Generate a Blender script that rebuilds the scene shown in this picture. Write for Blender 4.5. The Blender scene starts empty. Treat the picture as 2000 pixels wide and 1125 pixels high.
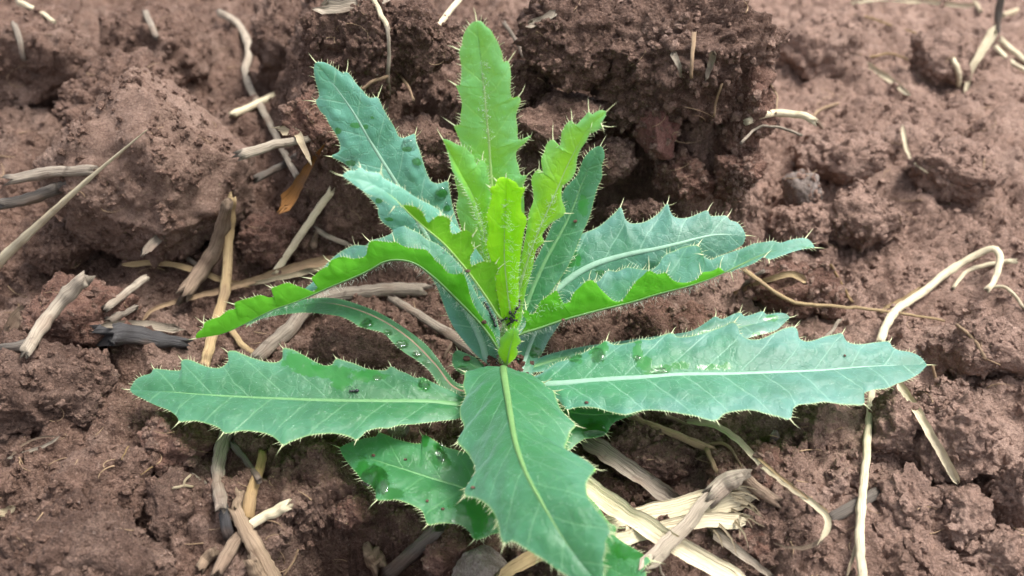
import bpy, math, random
import numpy as np
from mathutils import Vector

S = 0.01                      # all lengths below are centimetres; Blender metres = cm * S
rnd = random.Random(7)
scene = bpy.context.scene

# ------------------------------------------------------------------ camera
PITCH = math.radians(38.0)
F = 1664.0                    # focal length in pixels of the 2000 px wide photograph
fw = np.array([0, math.cos(PITCH), -math.sin(PITCH)])
rt = np.array([1.0, 0, 0])
up = np.array([0, math.sin(PITCH), math.cos(PITCH)])
def ray(px, py):
    return fw + rt * ((px - 1000.0) / F) + up * ((562.5 - py) / F)
_d0 = ray(985, 730)
CAM = -_d0 / np.linalg.norm(_d0) * 28.0      # the stem base stands at the origin, 28 cm from the lens

cam_d = bpy.data.cameras.new('camera')
cam = bpy.data.objects.new('camera', cam_d)
scene.collection.objects.link(cam)
cam.location = Vector(CAM * S)
cam.rotation_euler = (math.pi / 2 - PITCH, 0, 0)
cam_d.sensor_width = 36.0
cam_d.lens = 36.0 * F / 2000.0
cam_d.clip_start = 0.01
cam_d.clip_end = 200.0
cam_d.dof.use_dof = True
cam_d.dof.focus_distance = 0.268
cam_d.dof.aperture_fstop = 12.0
cam_d.dof.aperture_blades = 0
scene.camera = cam

# ------------------------------------------------------------------ light: overcast daylight
SUN_EL, SUN_AZ = math.radians(66), math.radians(75)      # azimuth clockwise from +y: high, off to the right
world = bpy.data.worlds.new('World'); scene.world = world
world.use_nodes = True
wn = world.node_tree
for n in list(wn.nodes): wn.nodes.remove(n)
sky = wn.nodes.new('ShaderNodeTexSky'); sky.sky_type = 'NISHITA'
sky.sun_disc = False; sky.sun_elevation = SUN_EL; sky.sun_rotation = SUN_AZ
sky.air_density = 1.0; sky.dust_density = 4.0; sky.ozone_density = 1.0
hs = wn.nodes.new('ShaderNodeHueSaturation'); hs.inputs['Saturation'].default_value = 0.35
bg = wn.nodes.new('ShaderNodeBackground'); bg.inputs['Strength'].default_value = 0.105
wo = wn.nodes.new('ShaderNodeOutputWorld')
wn.links.new(sky.outputs[0], hs.inputs['Color']); wn.links.new(hs.outputs[0], bg.inputs['Color'])
wn.links.new(bg.outputs[0], wo.inputs['Surface'])
sun_d = bpy.data.lights.new('sun', 'SUN'); sun = bpy.data.objects.new('sun', sun_d)
scene.collection.objects.link(sun)
sun_d.energy = 1.5; sun_d.angle = math.radians(20); sun_d.color = (1.0, 0.97, 0.92)
sdir = Vector((math.cos(SUN_EL) * math.sin(SUN_AZ), math.cos(SUN_EL) * math.cos(SUN_AZ), math.sin(SUN_EL)))
sun.rotation_euler = sdir.to_track_quat('Z', 'Y').to_euler()
vs = scene.view_settings
vs.view_transform = 'Standard'; vs.look = 'None'; vs.exposure = 1.85; vs.gamma = 1.0; vs.use_curve_mapping = False
scene.render.engine = 'CYCLES'
cy = scene.cycles
cy.max_bounces = 10; cy.diffuse_bounces = 5; cy.transmission_bounces = 8; cy.glossy_bounces = 3; cy.transparent_max_bounces = 8
cy.caustics_reflective = False; cy.caustics_refractive = True; cy.blur_glossy = 0.5
cy.use_denoising = True
cy.use_adaptive_sampling = True; cy.adaptive_threshold = 0.02

# ------------------------------------------------------------------ helpers
def pz(px, py, z):            # the point of a line of sight at height z
    d = ray(px, py); return CAM + d * ((z - CAM[2]) / d[2])
def py_(px, py, y):           # the point of a line of sight at distance y behind the stem
    d = ray(px, py); return CAM + d * ((y - CAM[1]) / d[1])
def project(P):
    Q = np.asarray(P, float) - CAM
    dep = Q @ fw
    return np.stack([1000 + F * (Q @ rt) / dep, 562.5 - F * (Q @ up) / dep, dep], -1)

def _hash(ix, iy, iz, seed):
    n = (ix.astype(np.uint32) * np.uint32(374761393) + iy.astype(np.uint32) * np.uint32(668265263)
         + iz.astype(np.uint32) * np.uint32(2246822519) + np.uint32((seed * 3266489917) & 0xffffffff))
    n = (n ^ (n >> np.uint32(13))) * np.uint32(1274126177)
    n = (n ^ (n >> np.uint32(15))) * np.uint32(2654435761)
    return n ^ (n >> np.uint32(16))
def noise3(p, seed=0):        # gradient noise, about -1..1
    p = np.asarray(p, np.float32)
    i = np.floor(p).astype(np.int64); f = p - i
    u = f * f * f * (f * (f * 6 - 15) + 10)
    out = 0
    for dx in (0, 1):
        wx = u[:, 0] if dx else 1 - u[:, 0]
        for dy in (0, 1):
            wy = u[:, 1] if dy else 1 - u[:, 1]
            for dz in (0, 1):
                wz = u[:, 2] if dz else 1 - u[:, 2]
                h = _hash(i[:, 0] + dx, i[:, 1] + dy, i[:, 2] + dz, seed)
                gx = (h & np.uint32(1023)).astype(np.float32) / 511.5 - 1
                gy = ((h >> np.uint32(10)) & np.uint32(1023)).astype(np.float32) / 511.5 - 1
                gz = ((h >> np.uint32(20)) & np.uint32(1023)).astype(np.float32) / 511.5 - 1
                out = out + wx * wy * wz * (gx * (f[:, 0] - dx) + gy * (f[:, 1] - dy) + gz * (f[:, 2] - dz))
    return out * 1.4
def fbm(p, octs, seed=0, gain=0.5, lac=2.03):
    p = np.asarray(p, np.float32); a = 1.0; t = 0
    for o in range(octs):
        t = t + a * noise3(p, seed + o * 17); p = p * lac + 11.3; a *= gain
    return t
def billow(p, octs, seed=0, gain=0.55, lac=2.1):      # rounded lumps with sharp creases
    p = np.asarray(p, np.float32); a = 1.0; t = 0
    for o in range(octs):
        t = t + a * (np.sqrt(noise3(p, seed + o * 13) ** 2 + 0.002) - 0.28); p = p * lac + 7.7; a *= gain
    return t
def sstep(a, b, x):
    t = np.clip((x - a) / (b - a), 0, 1); return t * t * (3 - 2 * t)

def link(o, parent=None):
    scene.collection.objects.link(o)
    if parent is not None: o.parent = parent
    return o
def mesh_obj(name, verts, faces, mats, parent=None, smooth=True, mat_idx=None, attrs=None, origin=None):
    """verts in cm; faces: (n,4) or (n,3) array"""
    v = np.asarray(verts, np.float32) * S
    if origin is not None: v = v - np.asarray(origin, np.float32) * S
    faces = np.asarray(faces, np.int32)
    me = bpy.data.meshes.new(name)
    k = faces.shape[1]
    me.vertices.add(len(v)); me.vertices.foreach_set('co', v.astype(np.float32).ravel())
    me.loops.add(faces.size); me.loops.foreach_set('vertex_index', faces.ravel())
    me.polygons.add(len(faces))
    me.polygons.foreach_set('loop_start', np.arange(0, faces.size, k, dtype=np.int32))
    me.polygons.foreach_set('loop_total', np.full(len(faces), k, np.int32))
    if mat_idx is not None: me.polygons.foreach_set('material_index', np.asarray(mat_idx, np.int32))
    me.polygons.foreach_set('use_smooth', np.full(len(faces), smooth, bool))
    for m in (mats if isinstance(mats, (list, tuple)) else [mats]): me.materials.append(m)
    if attrs:
        for an, av in attrs.items():
            av = np.asarray(av, np.float32)
            if av.ndim == 1:
                a = me.attributes.new(an, 'FLOAT', 'POINT'); a.data.foreach_set('value', av)
            else:
                a = me.attributes.new(an, 'FLOAT_VECTOR', 'POINT'); a.data.foreach_set('vector', av.ravel())
    me.update(); me.validate()
    o = bpy.data.objects.new(name, me)
    if origin is not None: o.location = Vector(np.asarray(origin) * S)
    return link(o, parent)
def tag(o, label=None, cat=None, group=None, kind=None):
    if label: o['label'] = label
    if cat: o['category'] = cat
    if group: o['group'] = group
    if kind: o['kind'] = kind
    return o

def catmull(P, n, closed=False):
    """centripetal-ish resample of control points to n points, even in arc length"""
    P = np.asarray(P, float)
    Q = np.vstack([2 * P[0] - P[1], P, 2 * P[-1] - P[-2]])
    out = []
    for i in range(1, len(Q) - 2):
        p0, p1, p2, p3 = Q[i - 1], Q[i], Q[i + 1], Q[i + 2]
        t0 = 0; t1 = t0 + max(np.linalg.norm(p1 - p0), 1e-6) ** .5
        t2 = t1 + max(np.linalg.norm(p2 - p1), 1e-6) ** .5; t3 = t2 + max(np.linalg.norm(p3 - p2), 1e-6) ** .5
        for t in np.linspace(t1, t2, 12, endpoint=False):
            A1 = (t1 - t) / (t1 - t0) * p0 + (t - t0) / (t1 - t0) * p1
            A2 = (t2 - t) / (t2 - t1) * p1 + (t - t1) / (t2 - t1) * p2
            A3 = (t3 - t) / (t3 - t2) * p2 + (t - t2) / (t3 - t2) * p3
            B1 = (t2 - t) / (t2 - t0) * A1 + (t - t0) / (t2 - t0) * A2
            B2 = (t3 - t) / (t3 - t1) * A2 + (t - t1) / (t3 - t1) * A3
            out.append((t2 - t) / (t2 - t1) * B1 + (t - t1) / (t2 - t1) * B2)
    out.append(P[-1]); out = np.array(out)
    return resample(out, n)
def resample(P, n):
    P = np.asarray(P, float)
    s = np.concatenate([[0], np.cumsum(np.linalg.norm(np.diff(P, axis=0), axis=1))])
    t = np.linspace(0, s[-1], n)
    return np.stack([np.interp(t, s, P[:, k]) for k in range(P.shape[1])], 1)
def unit(v):
    return v / np.maximum(np.linalg.norm(v, axis=-1, keepdims=True), 1e-9)
def grid_faces(nu, nv, off=0, wrap=False, flip=False):
    a = np.arange(nu - 1)[:, None]; b = np.arange(nv if wrap else nv - 1)[None, :]
    b2 = (b + 1) % nv
    f = np.stack(np.broadcast_arrays(a * nv + b, a * nv + b2, (a + 1) * nv + b2, (a + 1) * nv + b), -1).reshape(-1, 4) + off
    return f[:, ::-1] if flip else f
def tube(P, R, nseg=8, sq=None, upv=None, cap=True):
    """tube round polyline P with radii R; sq = (n,) flattening of the second axis"""
    P = np.asarray(P, float); n = len(P); R = np.broadcast_to(np.asarray(R, float), (n,)).copy()
    T = unit(np.gradient(P, axis=0))
    ref = np.array([0, 0, 1.0]) if upv is None else np.asarray(upv, float)
    ref = np.broadcast_to(ref, (n, 3))
    A = unit(np.cross(T, ref) + 1e-5); B = unit(np.cross(A, T))
    sq = np.broadcast_to(1.0 if sq is None else np.asarray(sq, float), (n,))
    th = np.arange(nseg) * 2 * math.pi / nseg
    V = P[:, None] + R[:, None, None] * (np.cos(th)[None, :, None] * A[:, None] + sq[:, None, None] * np.sin(th)[None, :, None] * B[:, None])
    V = V.reshape(-1, 3); Fc = grid_faces(n, nseg, wrap=True)
    if cap:
        i0 = len(V); V = np.vstack([V, P[0], P[-1]]); k = np.arange(nseg)
        c0 = np.stack([np.full(nseg, i0), (k + 1) % nseg, k, k], 1)
        c1 = np.stack([np.full(nseg, i0 + 1), (n - 1) * nseg + k, (n - 1) * nseg + (k + 1) % nseg, (n - 1) * nseg + (k + 1) % nseg], 1)
        # triangles are stored as quads with a midpoint-free layout: convert below
        return V, Fc, np.vstack([c0, c1])[:, :3]
    return V, Fc, np.zeros((0, 3), int)
def tri(fq, ft=None):
    t = np.vstack([fq[:, [0, 1, 2]], fq[:, [0, 2, 3]]])
    return t if ft is None or len(ft) == 0 else np.vstack([t, ft])

# ------------------------------------------------------------------ materials
class NT:
    def __init__(self, name):
        self.m = bpy.data.materials.new(name); self.m.use_nodes = True
        self.t = self.m.node_tree
        for n in list(self.t.nodes): self.t.nodes.remove(n)
        self.out = self.t.nodes.new('ShaderNodeOutputMaterial')
    def n(self, typ, props=None, **inp):
        nd = self.t.nodes.new(typ)
        for k, v in (props or {}).items(): setattr(nd, k, v)
        for k, v in inp.items():
            key = int(k[1:]) if k[0] == '_' and k[1:].isdigit() else k.replace('_', ' ')
            sk = nd.inputs[key]
            if hasattr(v, 'is_output') or isinstance(v, bpy.types.NodeSocket): self.t.links.new(v, sk)
            elif isinstance(v, (tuple, list)) and len(v) == 3 and sk.type == 'RGBA': sk.default_value = (*v, 1)
            else: sk.default_value = v
        return nd
    def math(self, op, a, b=0.0, c=0.0, clamp=False):
        return self.n('ShaderNodeMath', dict(operation=op, use_clamp=clamp), _0=a, _1=b, _2=c).outputs[0]
    def mix(self, fac, a, b, mode='MIX'):
        nd = self.t.nodes.new('ShaderNodeMix'); nd.data_type = 'RGBA'; nd.blend_type = mode
        for key, v in ((0, fac), (6, a), (7, b)):
            sk = nd.inputs[key]
            if isinstance(v, bpy.types.NodeSocket): self.t.links.new(v, sk)
            elif isinstance(v, (tuple, list)): sk.default_value = (*v, 1)
            else: sk.default_value = v
        return nd.outputs[2]
    def rng(self, v, a, b, c=0.0, d=1.0, smooth=True):
        return self.n('ShaderNodeMapRange', dict(interpolation_type='SMOOTHSTEP' if smooth else 'LINEAR'), _0=v, _1=a, _2=b, _3=c, _4=d).outputs[0]
    def noise(self, vec, scale, detail=3.0, rough=0.55, dist=0.0):
        return self.n('ShaderNodeTexNoise', Vector=vec, Scale=scale, Detail=detail, Roughness=rough, Distortion=dist).outputs[0]
    def done(self, sh):
        self.t.links.new(sh, self.out.inputs['Surface']); return self.m

def soil_mat(name, dark, light, pale, smooth=False, dry=None):
    k = NT(name)
    co = k.n('ShaderNodeNewGeometry').outputs['Position']
    big = k.noise(co, 38.0, 4.0, 0.6)
    mid = k.noise(co, 210.0, 5.0, 0.65)
    fine = k.noise(co, 1500.0, 4.0, 0.7)
    c = k.mix(k.rng(mid, 0.32, 0.7), dark, light)
    c = k.mix(k.math('MULTIPLY', k.rng(big, 0.48, 0.68), 0.55), c, pale)
    c = k.mix(k.math('MULTIPLY', k.rng(fine, 0.42, 0.66), 0.62), c, (dark[0] * .42, dark[1] * .38, dark[2] * .36))
    c = k.mix(k.math('MULTIPLY', k.rng(k.noise(co, 950.0, 4.0, 0.7), 0.54, 0.72), 0.55), c, tuple(min(1, x * 1.35) for x in pale))
    if dry:                       # the field beyond the plant has dried out paler
        xx = k.n('ShaderNodeSeparateXYZ', Vector=co).outputs
        w = k.math('ADD', k.math('ADD', xx[0], k.math('MULTIPLY', xx[1], 0.12)), k.math('MULTIPLY', k.math('SUBTRACT', big, 0.5), 0.12))
        hs_ = k.mix(0.35, k.mix(1.0, c, (1.62, 1.64, 1.68), 'MULTIPLY'), pale)
        c = k.mix(k.math('MULTIPLY', k.rng(w, 0.03, 0.12), 0.9), c, hs_)
    vo = k.n('ShaderNodeTexVoronoi', Vector=co, Scale=420.0)
    spk = k.math('MULTIPLY', k.math('LESS_THAN', vo.outputs['Distance'], 0.16), k.math('GREATER_THAN', k.n('ShaderNodeSeparateColor', Color=vo.outputs['Color']).outputs[0], 0.93))
    c = k.mix(k.math('MULTIPLY', spk, 0.6), c, (0.36, 0.27, 0.22))
    vo2 = k.n('ShaderNodeTexVoronoi', Vector=co, Scale=620.0, Detail=1.0)
    h = k.math('ADD', k.math('MULTIPLY', mid, 0.9), k.math('MULTIPLY', k.noise(co, 800.0, 6.0, 0.72), 0.9))
    h = k.math('SUBTRACT', h, k.math('MULTIPLY', vo2.outputs['Distance'], 0.35 if not smooth else 0.08))
    b = k.n('ShaderNodeBump', Strength=1.0 if not smooth else 0.75, Distance=0.0026, Height=h).outputs[0]
    p = k.n('ShaderNodeBsdfPrincipled', Base_Color=c, Roughness=k.rng(big, .3, .7, 0.72, 0.95), Normal=b)
    p.inputs['Specular IOR Level'].default_value = 0.25
    return k.done(p.outputs[0])

M = {}
M['soil'] = soil_mat('soil', (0.116, 0.066, 0.047), (0.241, 0.148, 0.110), (0.347, 0.240, 0.189))
M['soil_field'] = soil_mat('soil_field', (0.116, 0.066, 0.047), (0.241, 0.148, 0.110), (0.347, 0.240, 0.189), dry=True)
M['soil_red'] = soil_mat('soil_red', (0.128, 0.064, 0.045), (0.240, 0.134, 0.098), (0.306, 0.192, 0.148))
M['soil_grey'] = soil_mat('soil_grey', (0.145, 0.092, 0.069), (0.263, 0.180, 0.141), (0.357, 0.268, 0.218))
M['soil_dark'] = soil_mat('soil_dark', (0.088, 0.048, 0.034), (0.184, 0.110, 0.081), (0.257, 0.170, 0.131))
M['soil_moist'] = soil_mat('soil_moist', (0.086, 0.049, 0.036), (0.175, 0.108, 0.081), (0.249, 0.168, 0.131))
M['soil_smooth'] = soil_mat('soil_smooth', (0.153, 0.094, 0.070), (0.230, 0.150, 0.114), (0.291, 0.202, 0.159), smooth=True)
M['red_stone'] = soil_mat('red_stone', (0.15, 0.066, 0.053), (0.22, 0.108, 0.088), (0.26, 0.15, 0.125), smooth=True)
M['grey_stone'] = soil_mat('grey_stone', (0.16, 0.125, 0.105), (0.26, 0.215, 0.19), (0.33, 0.28, 0.25), True)

def straw_mat(name, base, dark, rough=0.6, amount=0.5, transl=0.0):
    k = NT(name)
    a = k.n('ShaderNodeAttribute', dict(attribute_name='lf')).outputs['Vector']
    st = k.n('ShaderNodeMapping', Vector=a, Scale=(0.7, 9.0, 1.0)).outputs[0]
    fib = k.noise(st, 1.0, 5.0, 0.6)
    co = k.n('ShaderNodeTexCoord').outputs['Object']
    spot = k.noise(co, 260.0, 4.0, 0.6)
    blot = k.noise(co, 70.0, 2.0, 0.5)
    c = k.mix(k.math('MULTIPLY', k.rng(fib, 0.38, 0.68), amount), base, dark)
    c = k.mix(k.math('MULTIPLY', k.rng(spot, 0.56, 0.72), amount), c, dark)
    c = k.mix(k.math('MULTIPLY', k.rng(blot, 0.5, 0.75), amount * 0.8), c, (0.16, 0.10, 0.07))
    b = k.n('ShaderNodeBump', Strength=0.9, Distance=0.0009, Height=fib).outputs[0]
    p = k.n('ShaderNodeBsdfPrincipled', Base_Color=c, Roughness=rough, Normal=b)
    p.inputs['Specular IOR Level'].default_value = 0.3
    sh = p.outputs[0]
    if transl:
        tr = k.n('ShaderNodeBsdfTranslucent', Color=c)
        sh = k.n('ShaderNodeMixShader', _0=transl, _1=sh, _2=tr.outputs[0]).outputs[0]
    return k.done(sh)
M['straw'] = straw_mat('straw', (0.42, 0.31, 0.165), (0.24, 0.15, 0.075), 0.6, 0.7)
M['straw_pale'] = straw_mat('straw_pale', (0.47, 0.39, 0.26), (0.27, 0.20, 0.12), 0.6, 0.65)
M['straw_bright'] = straw_mat('straw_bright', (0.66, 0.58, 0.40), (0.42, 0.33, 0.20), 0.55, 0.5)
M['straw_grey'] = straw_mat('straw_grey', (0.36, 0.305, 0.235), (0.15, 0.115, 0.085), 0.75, 0.75)
M['twig'] = straw_mat('twig', (0.25, 0.18, 0.125), (0.09, 0.06, 0.042), 0.8, 0.8)
M['twig_grey'] = straw_mat('twig_grey', (0.28, 0.235, 0.185), (0.09, 0.07, 0.055), 0.8, 0.8)
M['charred'] = straw_mat('charred', (0.045, 0.042, 0.042), (0.02, 0.018, 0.018), 0.6, 0.6)
M['dark_stick'] = straw_mat('dark_stick', (0.13, 0.11, 0.09), (0.05, 0.04, 0.035), 0.7, 0.7)
M['root'] = straw_mat('root', (0.34, 0.235, 0.14), (0.17, 0.105, 0.06), 0.6, 0.5)
M['rhizome'] = straw_mat('rhizome', (0.29, 0.21, 0.14), (0.13, 0.085, 0.055), 0.7, 0.7)
M['brown_leaf'] = straw_mat('brown_leaf', (0.30, 0.135, 0.035), (0.14, 0.06, 0.02), 0.55, 0.6, 0.25)
M['yellow_root'] = straw_mat('yellow_root', (0.33, 0.22, 0.10), (0.16, 0.10, 0.05), 0.6, 0.5)

def leaf_mat(name, a, b, vein, transl, tcol, wetcol, rough=0.45, sheen=0.35, bottom=False, speck=1.0, bcol=None, bamt=0.6, bshift=0.0):
    k = NT(name)
    lf = k.n('ShaderNodeAttribute', dict(attribute_name='lf')).outputs['Vector']
    sp = k.n('ShaderNodeSeparateXYZ', Vector=lf)
    u, v, d = sp.outputs
    co = k.n('ShaderNodeTexCoord').outputs['Object']
    n1 = k.noise(co, 70.0, 3.0, 0.55)
    n2 = k.noise(co, 420.0, 4.0, 0.6)
    n3 = k.noise(co, 2600.0, 2.0, 0.6)
    c = k.mix(k.rng(n1, 0.35, 0.68), a, b)
    c = k.mix(k.math('MULTIPLY', k.rng(n2, 0.35, 0.7), 0.25), c, (a[0] * .75, a[1] * .78, a[2] * .7))
    tn = k.n('ShaderNodeAttribute', dict(attribute_name='tn')).outputs['Fac']
    nb = k.noise(co, 45.0, 4.0, 0.6)
    if bcol is not None:          # the waxy bloom is thin near the base, thick toward the tip and the teeth
        q = k.math('ADD', k.math('SUBTRACT', 1.08 + bshift, k.math('MULTIPLY', tn, 1.22)), k.math('MULTIPLY', k.math('SUBTRACT', nb, 0.5), 1.5))
        q = k.math('SUBTRACT', q, k.math('MULTIPLY', k.math('ABSOLUTE', v), 0.28))
        c = k.mix(k.math('MULTIPLY', k.rng(q, 0.0, 0.9), bamt), c, bcol)
    c = k.mix(k.math('MULTIPLY', k.rng(k.noise(co, 160.0, 5.0, 0.65), 0.45, 0.75), 0.30), c, (a[0] * .6, a[1] * .72, a[2] * .55))
    if not bottom:                # bloom gathers on the teeth and the outer blade
        ev = k.math('ADD', k.math('ABSOLUTE', v), k.math('MULTIPLY', k.math('SUBTRACT', k.noise(co, 95.0, 4.0, 0.6), 0.5), 1.1))
        c = k.mix(k.math('MULTIPLY', k.rng(ev, 0.45, 1.05), 0.42), c, (min(1, b[0] * 1.55), min(1, b[1] * 1.28), min(1, b[2] * 1.55)))
    # lateral veins run out and forward from the midrib
    ad = k.math('ABSOLUTE', d)
    s = k.math('ADD', k.math('SUBTRACT', k.math('MULTIPLY', u, 0.85), k.math('MULTIPLY', ad, 0.62)), k.math('MULTIPLY', n1, 0.25))
    s = k.math('ADD', s, k.math('MULTIPLY', k.math('GREATER_THAN', v, 0.0), 0.45))
    fr = k.math('ABSOLUTE', k.math('SUBTRACT', k.math('FRACT', s), 0.5))
    vn = k.rng(fr, 0.0, 0.045, 1.0, 0.0)
    net = k.n('ShaderNodeTexVoronoi', dict(feature='DISTANCE_TO_EDGE'), Vector=k.n('ShaderNodeVectorMath', dict(operation='ADD'), _0=co, _1=k.n('ShaderNodeVectorMath', dict(operation='SCALE'), _0=k.n('ShaderNodeTexNoise', Vector=co, Scale=300.0).outputs[1], Scale=0.003).outputs[0]).outputs[0], Scale=230.0)
    nt = k.rng(net.outputs['Distance'], 0.0, 0.06, 1.0, 0.0)
    c = k.mix(k.math('MULTIPLY', vn, 0.30), c, vein)
    c = k.mix(k.math('MULTIPLY', nt, 0.10), c, vein)
    rimm = k.rng(k.math('ABSOLUTE', v), 0.955, 1.0)
    c = k.mix(k.math('MULTIPLY', rimm, 0.30), c, (0.42, 0.50, 0.10))
    # small white hairs and dust lying on the surface
    vs_ = k.n('ShaderNodeTexVoronoi', Vector=co, Scale=1250.0)
    sel = k.math('GREATER_THAN', k.n('ShaderNodeSeparateColor', Color=vs_.outputs['Color']).outputs[0], 0.72)
    dot = k.math('MULTIPLY', k.math('LESS_THAN', vs_.outputs['Distance'], 0.17), sel)
    if not bottom:
        c = k.mix(k.math('MULTIPLY', dot, 0.32 * speck), c, (0.60, 0.72, 0.60))
    else:
        c = k.mix(k.math('MULTIPLY', dot, 0.5 * speck), c, (0.05, 0.08, 0.03))
    wet = k.n('ShaderNodeAttribute', dict(attribute_name='wet')).outputs['Fac']
    wn_ = k.math('ADD', wet, k.math('MULTIPLY', k.math('SUBTRACT', k.noise(co, 520.0, 3.0, 0.6), 0.5), 0.9))
    wm = k.math('MULTIPLY', k.rng(wn_, 0.38, 0.60), 0.86)
    if not bottom:
        c = k.mix(wm, c, wetcol)
    h = k.math('ADD', k.math('MULTIPLY', n2, 0.5), k.math('MULTIPLY', n3, 0.18))
    h = k.math('SUBTRACT', h, k.math('MULTIPLY', vn, 0.12))
    h = k.math('SUBTRACT', h, k.math('MULTIPLY', nt, 0.12))
    bmp = k.n('ShaderNodeBump', Strength=k.math('SUBTRACT', 0.55, k.math('MULTIPLY', wm, 0.4)), Distance=0.0010, Height=h).outputs[0]
    p = k.n('ShaderNodeBsdfPrincipled', Base_Color=c, Normal=bmp, Roughness=k.math('SUBTRACT', rough, k.math('MULTIPLY', wm, rough - 0.12)))
    p.inputs['Specular IOR Level'].default_value = 0.45
    p.inputs['Sheen Weight'].default_value = sheen
    p.inputs['Sheen Roughness'].default_value = 0.5
    p.inputs['Sheen Tint'].default_value = (0.62, 0.88, 0.95, 1)
    tr = k.n('ShaderNodeBsdfTranslucent', Color=tcol)
    sh = k.n('ShaderNodeMixShader', _0=transl, _1=p.outputs[0], _2=tr.outputs[0]).outputs[0]
    return k.done(sh)
WETC = (0.020, 0.145, 0.020)
M['leaf_top'] = leaf_mat('leaf_top', (0.053, 0.158, 0.122), (0.086, 0.218, 0.190), (0.28, 0.47, 0.34), 0.32, (0.55, 1.0, 0.25), WETC, bcol=(0.030, 0.165, 0.060), bamt=0.88)
M['leaf_blue'] = leaf_mat('leaf_blue', (0.039, 0.133, 0.088), (0.062, 0.183, 0.138), (0.28, 0.47, 0.34), 0.14, (0.55, 1.0, 0.35), WETC, bcol=(0.030, 0.165, 0.060), bamt=0.88)
M['leaf_lightened'] = leaf_mat('leaf_lightened', (0.059, 0.200, 0.133), (0.092, 0.270, 0.203), (0.28, 0.47, 0.34), 0.14, (0.55, 1.0, 0.35), WETC, bcol=(0.030, 0.165, 0.060), bamt=0.8, bshift=-0.25)  # leaf_blue lightened: light missing on the back-leaning leaf is put into the colour
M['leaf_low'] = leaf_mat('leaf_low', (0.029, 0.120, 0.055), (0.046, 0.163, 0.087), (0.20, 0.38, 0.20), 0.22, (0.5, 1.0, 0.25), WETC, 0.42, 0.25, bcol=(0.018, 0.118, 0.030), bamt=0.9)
M['leaf_shaded'] = leaf_mat('leaf_shaded', (0.026, 0.125, 0.042), (0.048, 0.170, 0.075), (0.13, 0.30, 0.11), 0.30, (0.5, 1.0, 0.25), (0.010, 0.085, 0.012), 0.40, 0.15, bcol=(0.018, 0.115, 0.026), bamt=0.6)  # dark green, with the shade over the low leaves put into the colour
M['leaf_under'] = leaf_mat('leaf_under', (0.135, 0.440, 0.020), (0.165, 0.500, 0.026), (0.26, 0.58, 0.06), 0.60, (0.45, 1.0, 0.09), WETC, 0.55, 0.0, True)
M['young_top'] = leaf_mat('young_top', (0.100, 0.340, 0.130), (0.140, 0.400, 0.190), (0.38, 0.62, 0.24), 0.45, (0.8, 1.0, 0.06), WETC, 0.45, 0.10, False, 1.3, bcol=(0.270, 0.58, 0.018), bamt=0.95, bshift=-0.08)
M['young_under'] = leaf_mat('young_under', (0.185, 0.48, 0.018), (0.235, 0.54, 0.022), (0.40, 0.60, 0.10), 0.55, (0.62, 1.0, 0.06), WETC, 0.5, 0.1, True, .7)
M['young_bright'] = leaf_mat('young_bright', (0.100, 0.340, 0.130), (0.140, 0.400, 0.190), (0.38, 0.62, 0.24), 0.45, (0.8, 1.0, 0.06), WETC, 0.45, 0.10, False, 1.3, bcol=(0.270, 0.58, 0.018), bamt=0.95, bshift=0.55)
M['heart_top'] = leaf_mat('heart_top', (0.300, 0.62, 0.018), (0.36, 0.68, 0.022), (0.42, 0.72, 0.12), 0.55, (0.62, 1.0, 0.06), WETC, 0.45, 0.0, False, 0.4)

def plain(name, col, rough=0.5, transl=0.0, spec=0.4, bumpd=0.0, bumps=900.0, var=0.0):
    k = NT(name)
    co = k.n('ShaderNodeTexCoord').outputs['Object']
    nz = k.noise(co, bumps, 3.0, 0.6)
    c = k.mix(k.math('MULTIPLY', k.rng(nz, 0.3, 0.7), var), col, tuple(x * 0.6 for x in col))
    kw = dict(Base_Color=c, Roughness=rough)
    if bumpd: kw['Normal'] = k.n('ShaderNodeBump', Strength=0.6, Distance=bumpd, Height=nz).outputs[0]
    p = k.n('ShaderNodeBsdfPrincipled', **kw); p.inputs['Specular IOR Level'].default_value = spec
    sh = p.outputs[0]
    if transl:
        tr = k.n('ShaderNodeBsdfTranslucent', Color=c)
        sh = k.n('ShaderNodeMixShader', _0=transl, _1=sh, _2=tr.outputs[0]).outputs[0]
    return k.done(sh)
M['spine'] = plain('spine', (0.74, 0.78, 0.48), 0.45, 0.35, var=0.2)
M['hair'] = plain('hair', (0.80, 0.86, 0.74), 0.5, 0.45)
M['midrib'] = plain('midrib', (0.125, 0.285, 0.110), 0.5, 0.15, bumpd=0.0003, bumps=500, var=0.35)
M['midrib_pale'] = plain('midrib_pale', (0.25, 0.42, 0.30), 0.5, 0.15, bumpd=0.0003, bumps=500, var=0.3)
M['midrib_heart'] = plain('midrib_heart', (0.50, 0.70, 0.26), 0.5, 0.4, bumpd=0.0003, bumps=500, var=0.2)
M['midrib_young'] = plain('midrib_young', (0.165, 0.315, 0.11), 0.5, 0.25, bumpd=0.0003, bumps=500, var=0.3)
M['stem'] = plain('stem', (0.22, 0.40, 0.10), 0.5, 0.1, bumpd=0.0004, bumps=400, var=0.5)
M['insect'] = plain('insect', (0.008, 0.008, 0.009), 0.3, 0, 0.5)
kk = NT('water')
gl = kk.n('ShaderNodeBsdfPrincipled', Base_Color=(0.93, 1.0, 0.93), Roughness=0.02, IOR=1.33)
gl.inputs['Transmission Weight'].default_value = 1.0
M['water'] = kk.done(gl.outputs[0])

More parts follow.
